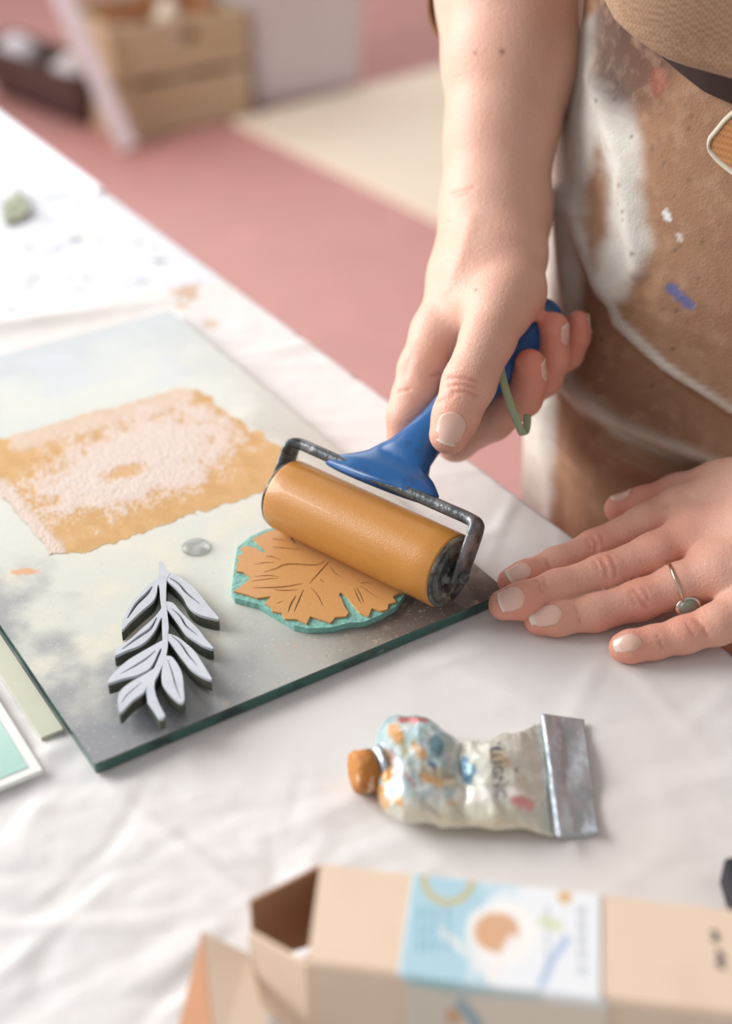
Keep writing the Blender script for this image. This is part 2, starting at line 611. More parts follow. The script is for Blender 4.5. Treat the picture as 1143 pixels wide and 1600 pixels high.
# paper sheet with creases -----------------------------------------
nu, nv = 520, 400
S0, S1 = -0.62, None
eb = TE1 + tt * 0.44
# coordinates: s along the table edge, q inwards from the edge
s_ = np.linspace(-0.60, 0.50, nu)
q_ = np.linspace(0.0035, 0.80, nv)
Sg, Qg = np.meshgrid(s_, q_, indexing='ij')
X = TE1[0] + tt[0] * Sg - tn[0] * Qg
Y = TE1[1] + tt[1] * Sg - tn[1] * Qg
V = np.stack([X.ravel(), Y.ravel(), np.full(X.size, 0.75)], 1)
px, py = vproj(V)
# far boundary of the sheet follows the seam seen from (0,492) to (345,432)
seamA, seamB = P(-60, 500), P(395, 428)
sd = seamB - seamA
nn = np.array([-sd[1], sd[0], 0]) / np.hypot(sd[0], sd[1])
keepd = (V - seamA) @ nn
wob = 0.004 * (fbm(V[:, 0] * 22, V[:, 1] * 22, 5) - 0.5)
amp = np.clip(sst(1120, 1290, py) * sst(760, 470, px) + 0.8 * sst(-200, 60, -px), 0, 1)
amp = np.maximum(amp, 0.75 * sst(640, 560, py) * sst(560, 460, py * 0.98 - 0.25 * px + 60))
amp = np.maximum(amp, 0.30 * sst(120, 330, px - py + 600) + 0.10)
hgt = np.zeros(len(V))
for k in range(260):
    ang = rng.uniform(0, math.pi) if k > 110 else rng.normal(0.35, 0.35)
    cx, cy = rng.uniform(-0.25, 0.25), rng.uniform(0.15, 0.75)
    ca, sa = math.cos(ang), math.sin(ang)
    u = (V[:, 0] - cx) * ca + (V[:, 1] - cy) * sa
    v = -(V[:, 0] - cx) * sa + (V[:, 1] - cy) * ca
    L = rng.uniform(0.02, 0.08)
    wd = rng.uniform(0.004, 0.011)
    hgt += rng.uniform(0.4, 1.0) * (1 if rng.random() < 0.7 else -0.6) * np.maximum(0, 1 - np.abs(v) / wd) * np.maximum(0, 1 - np.abs(u) / L) ** 0.6 * 0.0019
hgt += 0.0016 * np.abs(fbm(V[:, 0] * 26, V[:, 1] * 40, 3) - 0.5) * 2
edge = sst(0.0, 0.012, -keepd)
flat = sst(0.0, 0.02, 0.5 * (np.abs(px - 400) + np.abs(py - 900)) * 0)  # no-op mask kept flat
V[:, 2] = 0.7496 + np.maximum(hgt, -0.0004) * amp
# gentle swell beside the seam
V[:, 2] += 0.004 * np.exp(-((keepd + 0.018) / 0.010) ** 2) * sst(-40, 330, 330 - px + 0)
# keep it below the things lying flat on it
near = (px > 560) & (px < 960) & (py > 1080) & (py < 1340)
V[near, 2] = np.minimum(V[near, 2], 0.7503)
col = np.tile(lin((224, 221, 219)), (len(V), 1))
col = mixc(col, (220, 210, 202), sst(0.5, 0.75, fbm(V[:, 0] * 9, V[:, 1] * 9, 11)) * 0.35)
for (bx, by, r, c3, s3) in ((292, 455, 26, (196, 160, 128), 0.8), (285, 478, 14, (205, 175, 140), 0.7), (298, 421, 9, (196, 160, 96), 0.9), (330, 505, 14, (206, 176, 140), 0.6),
                            (770, 1015, 0.1, (230, 225, 225), 0.0)):
    dd = np.hypot((px - bx), (py - by) * 1.8) / r + (fbm(px / 12, py / 12, 2) - 0.5) * 1.0
    col = mixc(col, c3, sst(1.0, 0.6, dd) * s3)
fc = grid_faces(nu, nv)
keep = (keepd + wob)[fc].max(1) < 0
paper = pymesh('paper_sheet', V, fc[keep], M_paper, cols=col)
tag(paper, 'large creased white newsprint sheet spread over the near table top', 'paper sheet')

# scrap on the far table
q = [P(8, 318), P(30, 302), P(44, 318), P(46, 335), P(28, 345), P(10, 350), P(2, 338)]
t_ = prism('leaf_scrap', [(p[0], p[1], 0.7525 + 0.0015 * (i % 2)) for i, p in enumerate(q)], 0.7487, M_gleaf)
tag(t_, 'small grey-green leaf scrap lying on the far white table top', 'leaf')

# ================================================================== glass slab
PT = 0.7562
c0 = P(148, 1194, PT)
gu = np.array([0.8398, 0.5428, 0.0])
gv = np.array([-0.5428, 0.8398, 0.0])
GW, GL = 0.2035, 0.349
slab = empty('glass_slab', (c0[0], c0[1], 0.7502), 'large thick glass inking slab with green edges and grey ink haze', 'inking slab')
n1, n2 = 260, 440
a_, b_ = np.meshgrid(np.linspace(0, GW, n1), np.linspace(0, GL, n2), indexing='ij')
a_, b_ = a_.ravel(), b_.ravel()
V = c0[None] + gu * a_[:, None] + gv * b_[:, None]
px, py = vproj(V)
nz = fbm(a_ * 26, b_ * 26, 1)
nz2 = fbm(a_ * 60 + 5, b_ * 60, 21)
col = np.tile(lin((212, 212, 200)), (len(V), 1))
col = mixc(col, (208, 210, 200), sst(0.4, 0.7, nz) * 0.6)
col = mixc(col, (222, 216, 196), sst(0.5, 0.75, nz2) * 0.5)
jit = (nz - 0.5) * 0.05 + (nz2 - 0.5) * 0.02
d_b = b_ + jit                       # distance from near edge
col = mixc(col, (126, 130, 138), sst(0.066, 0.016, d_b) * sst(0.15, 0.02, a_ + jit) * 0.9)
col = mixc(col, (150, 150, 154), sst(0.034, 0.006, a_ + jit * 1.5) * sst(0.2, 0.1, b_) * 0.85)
col = mixc(col, (118, 109, 101), sst(0.048, 0.018, d_b) * sst(0.07, 0.15, a_ + jit) * 0.95)  # this and next tone: brown ink plus painted shade under roller and hand
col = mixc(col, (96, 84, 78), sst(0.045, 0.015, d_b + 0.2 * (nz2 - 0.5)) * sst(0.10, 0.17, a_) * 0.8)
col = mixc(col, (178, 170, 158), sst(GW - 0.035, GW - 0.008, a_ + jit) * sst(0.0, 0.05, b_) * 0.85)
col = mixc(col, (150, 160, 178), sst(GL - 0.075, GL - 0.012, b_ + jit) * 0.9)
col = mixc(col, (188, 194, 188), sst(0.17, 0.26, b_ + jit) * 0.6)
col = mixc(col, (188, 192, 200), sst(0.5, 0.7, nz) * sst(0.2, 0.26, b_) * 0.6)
for k in range(46):                  # scratches and crumbs near the front right
    ex, ey = rng.uniform(300, 780), rng.uniform(930, 1100)
    dd = np.hypot((px - ex), (py - ey) * 1.3) / rng.uniform(1.5, 6)
    col = mixc(col, (196, 170, 150), sst(1.2, 0.5, dd + (nz2 - 0.5)) * 0.5)
dd = np.hypot((px - 38) / 24, (py - 893) / 7) + (fbm(px / 9, py / 5, 4) - 0.5) * 0.9
col = mixc(col, (216, 160, 112), sst(1.0, 0.7, dd) * 0.85)
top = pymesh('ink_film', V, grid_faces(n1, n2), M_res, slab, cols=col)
corners = [c0, c0 + gu * GW, c0 + gu * GW + gv * GL, c0 + gv * GL]
gl = prism('slab_glass', [(p[0], p[1], PT - 0.0001) for p in corners], 0.7503, M_gedge, slab, bev=0.0009)

# ochre ink patch on the slab, in slab coordinates
n1, n2 = 330, 300
pxp = [(-40, 697), (60, 668), (288, 606), (330, 616), (350, 645), (398, 672), (470, 720), (432, 758), (380, 778), (132, 866), (78, 868), (0, 770), (-40, 742)]
W3 = np.array([P(x, y, PT) for x, y in pxp])
ab = np.stack([(W3 - c0) @ gu, (W3 - c0) @ gv], 1)
a_, b_ = np.meshgrid(np.linspace(max(0.0005, ab[:, 0].min()), min(GW - .001, ab[:, 0].max()), n1), np.linspace(ab[:, 1].min(), ab[:, 1].max(), n2), indexing='ij')
a_, b_ = a_.ravel(), b_.ravel()
V = c0[None] + gu * a_[:, None] + gv * b_[:, None]
px, py = vproj(V)
e1 = (fbm(px / 14, py / 14, 31) - 0.5) * 16
e2 = (fbm(px / 14, py / 14, 47) - 0.5) * 16
ins = inside(px + e1, py + e2, pxp)
bl = [(120, 740), (200, 690), (300, 650), (345, 700), (330, 750), (200, 780), (110, 800), (70, 730)]
cen = np.hypot((px - 215 - 0.0 * py) / 165, (py - 722 + 0.30 * (px - 215)) / 72)
gr = fbm(px / 3.2, py / 3.2, 61, 3)
gr2 = fbm(px / 22, py / 16, 71, 4)
wmask = sst(1.18, 0.72, cen + (gr2 - 0.5) * 0.9 + (gr - 0.5) * 0.9)
hole = sst(0.25, 0.1, np.hypot((px - 195) / 170, (py - 738 + 0.25 * (px - 195)) / 60) + (gr - 0.5) * 0.25)
wmask = wmask * (1 - hole * 0.9)
strip = sst(26, 12, pdist(px, py, [(0, 768), (82, 862)]) + (gr - 0.5) * 14) + sst(10, 5, pdist(px, py, [(250, 832), (440, 772)]) + (gr - 0.5) * 12)
strip += 0.8 * sst(22, 8, pdist(px, py, [(30, 690), (180, 650), (290, 618)]) + (gr - 0.5) * 20)
wmask = np.clip(wmask + strip * 0.85, 0, 1)
col = np.tile(lin((206, 164, 108)), (len(V), 1))
col = mixc(col, (190, 146, 88), sst(0.4, 0.7, gr2) * 0.5)
col = mixc(col, (218, 205, 198), wmask * (0.75 + 0.25 * gr))
V[:, 2] = PT + 0.00012 + 0.0005 * wmask * gr
fc = grid_faces(n1, n2)
patch = pymesh('ink_patch', V, fc[ins[fc].all(1)], M_ochre, cols=col)
tag(patch, 'rolled out patch of mustard ink mottled white on the glass slab', 'ink patch')

# clear dome on the slab
c = P(306, 856, PT)
V, Fc = [], []
for i in range(9):
    ph = i / 8 * math.pi / 2
    for k in range(28):
        th = 2 * math.pi * k / 28
        V.append((c[0] + 0.0068 * math.cos(ph) * math.cos(th), c[1] + 0.0068 * math.cos(ph) * math.sin(th), PT + 0.0004 + 0.0026 * math.sin(ph)))
for i in range(8):
    for k in range(28):
        Fc.append((i * 28 + k, i * 28 + (k + 1) % 28, (i + 1) * 28 + (k + 1) % 28, (i + 1) * 28 + k))
Fc.append(tuple(range(28)))
dm = pymesh('clear_bumper', V, Fc, M_clear)
tag(dm, 'small clear domed drop sitting on the slab left of the round leaf block', 'clear dome')

# thin pale glass sheet under the slab's left side
q = [P(65, 1157, 0.7506), P(96, 1143, 0.7506)]
d1 = gv
pa = q[0]
pts = [pa, pa + gu * 0.0095, pa + gu * 0.0095 + gv * 0.19, pa + gv * 0.19]
t_ = prism('glass_sheet', [(p[0], p[1], 0.7522) for p in pts], 0.7504, M_pale)
tag(t_, 'thin pale olive glass strip beside the left edge of the inking slab', 'glass sheet')

# mint printed acrylic sheet at the left frame edge
za = 0.7528
r0 = P(68, 1203, za)
pts = [r0, r0 + gv * 0.16, r0 + gv * 0.16 - gu * 0.10, r0 - gu * 0.10]
ac = prism('acrylic_sheet', [(p[0], p[1], za) for p in pts], 0.7504, M_acr, bev=0.0006)
tag(ac, 'clear white-edged acrylic sheet with mint green film at the left edge', 'acrylic sheet')
n1, n2 = 60, 90
g0 = r0 - gu * 0.0045 + gv * 0.0045
a_, b_ = np.meshgrid(np.linspace(0, 0.09, n1), np.linspace(0, 0.15, n2), indexing='ij')
V = g0[None] - gu * a_.ravel()[:, None] + gv * b_.ravel()[:, None]
V[:, 2] = za + 0.00025
nz = fbm(V[:, 0] * 60, V[:, 1] * 60, 8)
col = np.tile(lin((200, 226, 218)), (len(V), 1))
col = mixc(col, (176, 212, 202), sst(0.4, 0.7, nz) * sst(0.06, 0.0, b_.ravel()))
t_ = pymesh('mint_film', V, grid_faces(n1, n2), M_mint, ac, cols=col)


# ================================================================== carved blocks
def filled(name, loops, z, thick, m, parent, zf=None):
    """flat plate with holes from 2D world loops; top at z, going down by thick"""
    cu = bpy.data.curves.new(name, 'CURVE')
    cu.dimensions = '2D'
    cu.fill_mode = 'BOTH'
    cu.extrude = thick / 2 * 1000
    for lp in loops:
        s = cu.splines.new('POLY')
        s.points.add(len(lp) - 1)
        for i, p in enumerate(lp):
            s.points[i].co = (p[0] * 1000, p[1] * 1000, 0, 1)
        s.use_cyclic_u = True
    tmp = bpy.data.objects.new('tmp', cu)
    COL.objects.link(tmp)
    bpy.context.view_layer.update()
    dg = bpy.context.evaluated_depsgraph_get()
    me = bpy.data.meshes.new_from_object(tmp.evaluated_get(dg))
    V = np.array([v.co[:] for v in me.vertices]) / 1000.0
    Fc = [tuple(p.vertices) for p in me.polygons]
    bpy.data.objects.remove(tmp)
    bpy.data.curves.remove(cu)
    bpy.data.meshes.remove(me)
    V[:, 2] += z - thick / 2
    if zf is not None:
        V[:, 2] += zf(V[:, 0], V[:, 1])
    return V, Fc


def join_filled(name, groups, z, thick, m, parent, zf=None):
    Vs, Fs, n = [], [], 0
    for i, g in enumerate(groups):
        V, Fc = filled(name, g, z + i * 0.00002, thick, m, parent, zf)
        Vs.append(V)
        Fs += [tuple(k + n for k in f) for f in Fc]
        n += len(V)
    return pymesh(name, np.vstack(Vs), Fs, m, parent, smooth=False)


def slit(pts, wd):
    """thin closed lens around a polyline (pixel space)"""
    pts = catmull(pts, 4) if len(pts) > 2 else np.array([np.array(pts[0]) * (1 - t) + np.array(pts[1]) * t for t in np.linspace(0, 1, 6)])
    n = len(pts)
    L, Rr = [], []
    for i in range(n):
        t = pts[min(i + 1, n - 1)] - pts[max(i - 1, 0)]
        t = t / (np.linalg.norm(t) + 1e-9)
        ww = wd * (0.25 + 0.75 * math.sin(math.pi * (i + 0.3) / (n - 0.4))) / 2
        L.append(pts[i] + ww * np.array([-t[1], t[0]]))
        Rr.append(pts[i] - ww * np.array([-t[1], t[0]]))
    return np.array(L + Rr[::-1])


# rosemary-like sprig, traced then set on the slab (its foot curls up a little)
def Zs(p):
    return (160 + p[0] / 5.335, 860 + p[1] / 5.335)


LEAFLETS = [
    ([(470, 232), (440, 250), (380, 290), (280, 390), (200, 510), (165, 600), (160, 665), (230, 592), (330, 500), (420, 420), (452, 350), (460, 290), (492, 280), (500, 245)],
     [[(415, 300), (370, 360), (280, 450), (207, 565)]], 22),
    ([(540, 200), (570, 192), (640, 220), (740, 290), (820, 380), (890, 470), (972, 568), (900, 560), (800, 530), (720, 470), (670, 380), (610, 310), (525, 240)],
     [[(560, 228), (640, 280), (700, 350), (810, 445)]], 16),
    ([(500, 470), (430, 560), (330, 650), (230, 740), (120, 820), (105, 885), (200, 840), (300, 800), (380, 740), (440, 660), (478, 580), (505, 540)],
     [[(452, 560), (400, 650), (300, 722), (165, 828)]], 18),
    ([(535, 425), (590, 440), (650, 510), (730, 590), (800, 660), (860, 740), (925, 822), (850, 800), (770, 750), (700, 700), (640, 620), (580, 540), (515, 460)],
     [[(580, 487), (650, 550), (700, 630), (795, 710)]], 13),
    ([(520, 740), (430, 790), (300, 870), (190, 950), (90, 1060), (55, 1120), (62, 1142), (180, 1100), (290, 1070), (390, 1010), (440, 920), (478, 830), (525, 800)],
     [[(442, 842), (370, 912), (270, 985), (155, 1057)]], 14),
    ([(535, 690), (620, 720), (700, 780), (770, 850), (830, 950), (880, 1040), (912, 1112), (830, 1080), (740, 1010), (680, 930), (630, 860), (580, 790), (535, 735)],
     [[(575, 712), (650, 775), (720, 885), (795, 985)]], 13),
    ([(460, 985), (360, 1060), (250, 1130), (160, 1210), (135, 1290), (140, 1370), (162, 1404), (260, 1300), (350, 1230), (380, 1160), (400, 1090), (450, 1030)],
     [[(335, 1135), (262, 1205), (205, 1262), (165, 1330)]], 9),
    ([(520, 890), (560, 892), (590, 910), (640, 990), (670, 1080), (680, 1200), (686, 1300), (650, 1322), (580, 1260), (520, 1180), (496, 1120), (500, 1000)],
     [[(545, 925), (582, 1040), (612, 1160), (655, 1285)]], 9),
    ([(470, 95), (515, 105), (530, 150), (562, 190), (535, 240), (530, 330), (530, 430), (545, 560), (552, 640), (545, 720), (545, 800), (532, 890), (500, 980), (470, 1060),
      (440, 1120), (435, 1180), (450, 1260), (480, 1340), (527, 1430), (510, 1452), (480, 1458), (430, 1380), (380, 1310), (370, 1230), (380, 1150), (410, 1060),
      (450, 960), (490, 850), (500, 760), (495, 640), (495, 520), (480, 400), (475, 320), (465, 260), (470, 200)], [], 0)]


def sprig_lift(x, y):
    _, yy = vproj(np.stack([x, y, np.full(np.shape(x), PT)], 1))
    return 0.0035 * sst(1010, 1140, yy)


sz = PT + 0.0068
sprig = empty('leaf_sprig_block', tuple(P(255, 1010, PT)), 'grey carved printing block shaped as a leafy sprig on the glass slab', 'printing block')
gf, gb = [], []
for out, veins, vw in LEAFLETS:
    o2 = catmull(np.array([Zs(p) for p in out + [out[0]]]), 3)[:-1] if len(out) < 20 else np.array([Zs(p) for p in out])
    loop = [P(x, y, sz) for x, y in o2]
    holes = [[P(x, y, sz) for x, y in slit([Zs(p) for p in v], vw * 1.35 / 5.335)] for v in veins]
    gf.append([loop] + holes)
    gb.append([loop])
join_filled('carved_face', gf, sz, 0.0014, M_greyface, sprig, sprig_lift)
join_filled('block_body', gb, sz - 0.0014, 0.0048, M_greyside, sprig, sprig_lift)


# round serrated leaf block under the roller
def Zl(p):
    return (350 + p[0] / 3.687, 800 + p[1] / 3.687)


LZ = 0.7604
face = [(420, 55), (360, 90), (250, 112), (215, 130), (165, 150), (205, 190), (240, 215), (225, 236), (180, 205), (120, 195), (95, 210), (120, 235), (75, 255), (92, 275), (72, 300),
        (72, 340), (110, 345), (155, 375), (120, 410), (56, 455), (130, 475), (190, 495), (270, 485), (235, 525), (270, 545), (275, 570), (330, 580), (350, 615), (420, 617),
        (475, 642), (495, 600), (560, 620), (612, 636), (640, 605), (700, 600), (716, 580), (690, 540), (680, 510), (660, 475), (672, 462), (710, 490), (740, 530), (780, 580),
        (830, 600), (850, 553), (900, 570), (940, 560), (945, 530), (990, 515), (970, 490), (1000, 468), (1034, 462), (990, 360), (850, 250), (700, 150), (560, 80)]
base = [(410, 50), (360, 84), (240, 100), (150, 142), (75, 205), (60, 300), (42, 455), (60, 495), (200, 530), (270, 572), (340, 612), (400, 652), (480, 670), (620, 664), (720, 637),
        (800, 634), (900, 592), (990, 542), (1042, 470), (1000, 350), (850, 225), (700, 125), (560, 60)]
VEINS = [([(606, 282), (548, 348), (490, 412)], 8), ([(498, 432), (540, 480), (570, 545)], 6), ([(455, 412), (330, 432), (165, 437)], 8), ([(425, 447), (350, 452), (285, 447)], 6),
         ([(458, 445), (430, 510), (402, 575)], 8), ([(415, 480), (385, 530), (368, 578)], 9), ([(585, 278), (530, 305), (370, 300), (300, 325), (230, 347)], 8),
         ([(450, 217), (350, 208), (280, 203)], 5), ([(360, 165), (300, 157), (275, 157)], 5), ([(330, 278), (280, 258), (240, 255)], 6), ([(290, 292), (230, 292), (175, 303)], 5),
         ([(318, 380), (240, 387), (150, 400)], 5), ([(318, 372), (250, 366), (175, 371)], 5), ([(612, 315), (640, 350), (690, 385)], 6), ([(550, 380), (578, 412)], 6),
         ([(340, 512), (300, 528)], 4), ([(748, 440), (770, 490), (790, 530)], 7), ([(762, 432), (785, 475), (805, 525)], 7), ([(780, 425), (830, 455), (890, 500)], 7),
         ([(782, 410), (830, 408), (885, 440)], 6), ([(375, 130), (395, 155), (412, 182)], 12)]
leaf = empty('round_leaf_block', tuple(P(500, 910, PT)), 'round serrated leaf printing block inked mustard with teal edges under the roller', 'printing block')
fl = [P(*Zl(p), LZ) for p in face]
V, Fc = filled('f', [fl] + [[P(x, y, LZ) for x, y in slit([Zl(p) for p in v], wd / 3.687)] for v, wd in VEINS], LZ, 0.0010, None, None)
pymesh('inked_face', V, Fc, M_leafface, leaf, smooth=False)
V, Fc = filled('f', [[P(*Zl(p), LZ - 0.001) for p in base]], LZ - 0.001, 0.0030, None, None)
pymesh('lino_body', V, Fc, M_teal, leaf, smooth=False)

# ================================================================== brayer
RA = np.array([-0.038, 0.5427, 0.7785])
RB = np.array([0.037, 0.4810, 0.7785])
rax = (RB - RA) / np.linalg.norm(RB - RA)
rn = np.array([0.635, 0.772, 0.0])
rn -= rax * (rn @ rax)
rn /= np.linalg.norm(rn)
zz = np.array([0, 0, 1.0])
RR = 0.0174
brayer = empty('brayer', tuple((RA + RB) / 2 - zz * RR), 'ink brayer with mustard coated roller, black frame and blue handle', 'brayer')


def lathe(name, o, ax, prof, m, parent, seg=72):
    ax = np.asarray(ax, float)
    u = np.cross(ax, [0, 0, 1.0])
    u /= np.linalg.norm(u)
    v = np.cross(ax, u)
    V, Fc = [], []
    for (t, r) in prof:
        for k in range(seg):
            a = 2 * math.pi * k / seg
            V.append(o + ax * t + r * (u * math.cos(a) + v * math.sin(a)))
    for i in range(len(prof) - 1):
        for k in range(seg):
            k2 = (k + 1) % seg
            Fc.append((i * seg + k, i * seg + k2, (i + 1) * seg + k2, (i + 1) * seg + k))
    Fc.append(tuple(range(seg)))
    Fc.append(tuple((len(prof) - 1) * seg + k for k in range(seg)))
    return pymesh(name, V, Fc, m, parent)


RL = np.linalg.norm(RB - RA)
lathe('roller', RA, rax, [(0.0, RR - 0.0022), (0.0002, RR - 0.0010), (0.0009, RR - 0.0002), (0.002, RR)] + [(t, RR) for t in np.linspace(0.01, RL - 0.01, 12)] +
      [(RL - 0.0012, RR), (RL - 0.0004, RR - 0.0003), (RL, RR - 0.0010)], M_roller, brayer)
for nm, o, sg in (('end_cap', RB, 1), ('end_cap', RA, -1)):
    lathe(nm, o, rax * sg, [(-0.001, RR - 0.0012), (0.0004, RR - 0.0006), (0.0012, RR - 0.0012), (0.0012, 0.0150), (0.0002, 0.0142), (0.0002, 0.0124), (0.0014, 0.0116), (0.0012, 0.0085), (0.0002, 0.0078), (0.0002, 0.0060), (0.0022, 0.0052), (0.0022, 0.0005)], M_cap, brayer)
off = rn * 0.012 + zz * 0.022
fa = RA - rax * 0.0055
fb = RB + rax * 0.0055
key = [fb - off * 0.12, fb + off * 0.30, fb + off * 0.80, fb + off * 0.965 - rax * 0.0012, fb + off - rax * 0.0060, fb + off - rax * 0.020]
key2 = [fa - off * 0.12, fa + off * 0.30, fa + off * 0.80, fa + off * 0.965 + rax * 0.0012, fa + off + rax * 0.0060, fa + off + rax * 0.020]
mid = [(fa + fb) / 2 + off]
kp = np.array(key2 + mid + key[::-1])
kw = np.array([.0066, .0070, .0062, .0048, .0034, .0031, .0031, .0031, .0034, .0048, .0062, .0070, .0066])
kt = np.array([.0010, .0013, .0018, .0024, .0027, .0027, .0027, .0027, .0027, .0024, .0018, .0013, .0010])
N = 8
path = catmull(kp, N)
wi = np.interp(np.arange(len(path)) / N, np.arange(len(kp)), kw)
ti = np.interp(np.arange(len(path)) / N, np.arange(len(kp)), kt)
sidev = np.cross(off / np.linalg.norm(off), rax)
sweep('frame', path, wi, ti, sidev, M_bar, brayer, seg=20, power=2.8)
# axle stubs
lathe('axle', RB, rax, [(0.0, 0.0026), (0.0085, 0.0026), (0.0090, 0.0020)], M_bar, brayer, 24)
lathe('axle', RA, -rax, [(0.0, 0.0026), (0.0085, 0.0026), (0.0090, 0.0020)], M_bar, brayer, 24)
# handle: flared socket over the crossbar running back into the grip
C0 = (fa + fb) / 2 + off + rax * 0.000
hk = [(595, 757, 0.6255), (606, 745, 0.6262), (622, 728, 0.6285), (640, 708, 0.631), (662, 686, 0.635), (690, 660, 0.640), (735, 612, 0.650), (790, 555, 0.661), (838, 503, 0.672), (856, 483, 0.676)]
hp = np.array([D(*k) for k in hk])
hd0 = (hp[2] - C0) / np.linalg.norm(hp[2] - C0)
hp[0] = C0 - hd0 * .0030
hp[1] = C0 + hd0 * .0035
hw = np.array([.0300, .0290, .0185, .0126, .0100, .0098, .0106, .0112, .0105, .0082])
ht = np.array([.0030, .0046, .0056, .0070, .0088, .0095, .0105, .0108, .0100, .0075])
path = catmull(hp, 8)
wi = np.interp(np.arange(len(path)) / 8, np.arange(len(hp)), hw)
ti = np.interp(np.arange(len(path)) / 8, np.arange(len(hp)), ht)
sweep('handle', path, wi, ti, rax, M_blue, brayer, seg=32, power=2.3)
cord = catmull(np.array([D(779, 565, 0.638), D(786, 596, 0.635), D(797, 632, 0.634), D(808, 660, 0.635), D(816, 677, 0.637), D(820, 676, 0.640), D(823, 662, 0.643), D(823, 648, 0.646)]), 6)
sweep('hanging_cord', cord, np.full(len(cord), 0.0019), np.full(len(cord), 0.0006), RV + 0.25 * UP, M_cord, brayer, seg=12)

# ================================================================== person
person = empty('person', (0.26, 0.70, 0.0), 'person in a paint-stained brown apron rolling ink with one hand, other hand resting flat', 'person')
mm_ = 0.001


def J(x, y, d, r):
    return (D(x, y, d), r * mm_)


def JP(x, y, r, dz=0.0, z0=0.7502):      # joint of radius r resting on height z0
    z = z0 + r * mm_ + dz
    return (P(x, y, z), r * mm_)


R_wrist = D(775, 300, 0.693)
RH = dict(
    thumb=[J(787, 470, .648, 14.5), J(762, 528, .634, 12.6), J(732, 600, .624, 11.9), J(712, 650, .6205, 10.3), J(701, 679, .6195, 9.0)],
    index=[J(684, 522, .668, 13.2), J(660, 578, .660, 11.6), J(648, 622, .656, 10.8), J(637, 652, .654, 9.8), J(631, 682, .654, 8.4)],
    middle=[J(700, 560, .700, 12.5), J(676, 640, .694, 11.0), J(712, 690, .680, 9.4), J(770, 657, .668, 9.4), J(817, 622, .659, 8.8), J(826, 596, .654, 8.0), J(827, 570, .650, 7.6)],
    ring=[J(725, 560, .716, 12), J(720, 640, .712, 10.5), J(790, 640, .694, 9.3), J(850, 590, .675, 8.6), J(862, 560, .668, 8.2), J(864, 512, .660, 7.6)],
    pinky=[J(752, 545, .728, 11), J(770, 610, .724, 9), J(840, 590, .702, 8.0), J(888, 553, .686, 7.0), J(900, 527, .680, 6.4), J(903, 503, .676, 5.6)])
R_palm = [
    [J(773, 260, .694, 20.5), J(773, 310, .690, 20.5), J(771, 345, .688, 20.0)],
    [J(764, 340, .694, 17), J(728, 430, .680, 15.5), J(688, 520, .668, 13.2)],
    [J(770, 345, .694, 18), J(740, 440, .694, 17), J(705, 540, .700, 13)],
    [J(780, 345, .700, 17), J(760, 440, .708, 16), J(730, 545, .718, 12)],
    [J(786, 345, .700, 16), J(795, 430, .712, 14), J(760, 535, .728, 11)],
    [J(785, 340, .684, 16), J(797, 400, .672, 16.5), J(798, 455, .657, 15.5), J(783, 485, .647, 14)],
    [J(765, 360, .684, 16), J(748, 430, .668, 15.5), J(745, 475, .658, 12.5)],
]
R_fore = [J(774, 300, .692, 21.5), J(784, 200, .696, 27.5), J(800, 90, .700, 35.0), J(810, -10, .706, 42.0), J(812, -120, .715, 43.5), J(830, -300, .735, 40.0)]

LHz = 0.7502
LH = dict(
    thumb=[J(1130, 760, .655, 12), (P(1060, 775, .770), .0105), (P(1005, 790, .768), .0088), (P(966, 795, .766), .0070)],
    index=[JP(1062, 795, 10.5, .012), JP(1010, 820, 9.6, .010), JP(930, 857, 8.4, .006), JP(868, 882, 7.6, .0055), JP(820, 901, 6.9, .0062), JP(798, 908, 6.2, .0063)],
    middle=[JP(1085, 835, 11.0, .014), JP(1020, 868, 9.8, .011), JP(942, 898, 8.9, .0075), JP(870, 920, 8.2, .0062), JP(815, 938, 7.9, .006), JP(787, 945, 6.9, .006)],
    ring=[JP(1120, 895, 10.8, .013), JP(1060, 915, 9.7, .008), JP(998, 938, 8.7, .004), JP(930, 957, 8.1, .001), JP(870, 965, 7.8, 0), JP(842, 968, 6.9, 0)],
    pinky=[JP(1180, 950, 9.8, .008), JP(1120, 975, 8.8, .005), JP(1068, 992, 7.7, .002), JP(1020, 1004, 7.0, 0), JP(985, 1010, 6.7, 0), JP(972, 1012, 5.9, 0)])
L_palm = [
    [J(1330, 760, .640, 20), (P(1200, 770, .785), .0150), (P(1065, 795, .775), .0105)],
    [J(1330, 790, .632, 21), (P(1200, 815, .785), .0155), (P(1088, 838, .776), .0110)],
    [J(1330, 820, .625, 20), (P(1210, 860, .781), .0145), (P(1122, 895, .774), .0108)],
    [J(1330, 850, .620, 18), (P(1240, 905, .777), .0135), (P(1182, 948, .769), .0098)],
    [J(1300, 760, .645, 17), J(1200, 755, .654, 14.5), J(1130, 760, .657, 12)],
]
LW = D(1340, 800, .630)
LE = np.array([0.375, 0.475, 0.97])
L_fore = [(LW, .0225), (LW * .7 + LE * .3, .029), (LW * .35 + LE * .65, .038), (LE, .040)]

R_el = R_fore[-1][0]
BC = np.array([TE1[0], TE1[1], 0]) + tn * 0.19 + tt * 0.035          # body centre on the floor plan
SHR = BC + tt * 0.175 - tn * 0.05 + zz * 1.33
SHL = BC - tt * 0.175 - tn * 0.05 + zz * 1.33


def tos(dic):
    return {k: [(np.asarray(a, float), r) for a, r in v] for k, v in dic.items()}


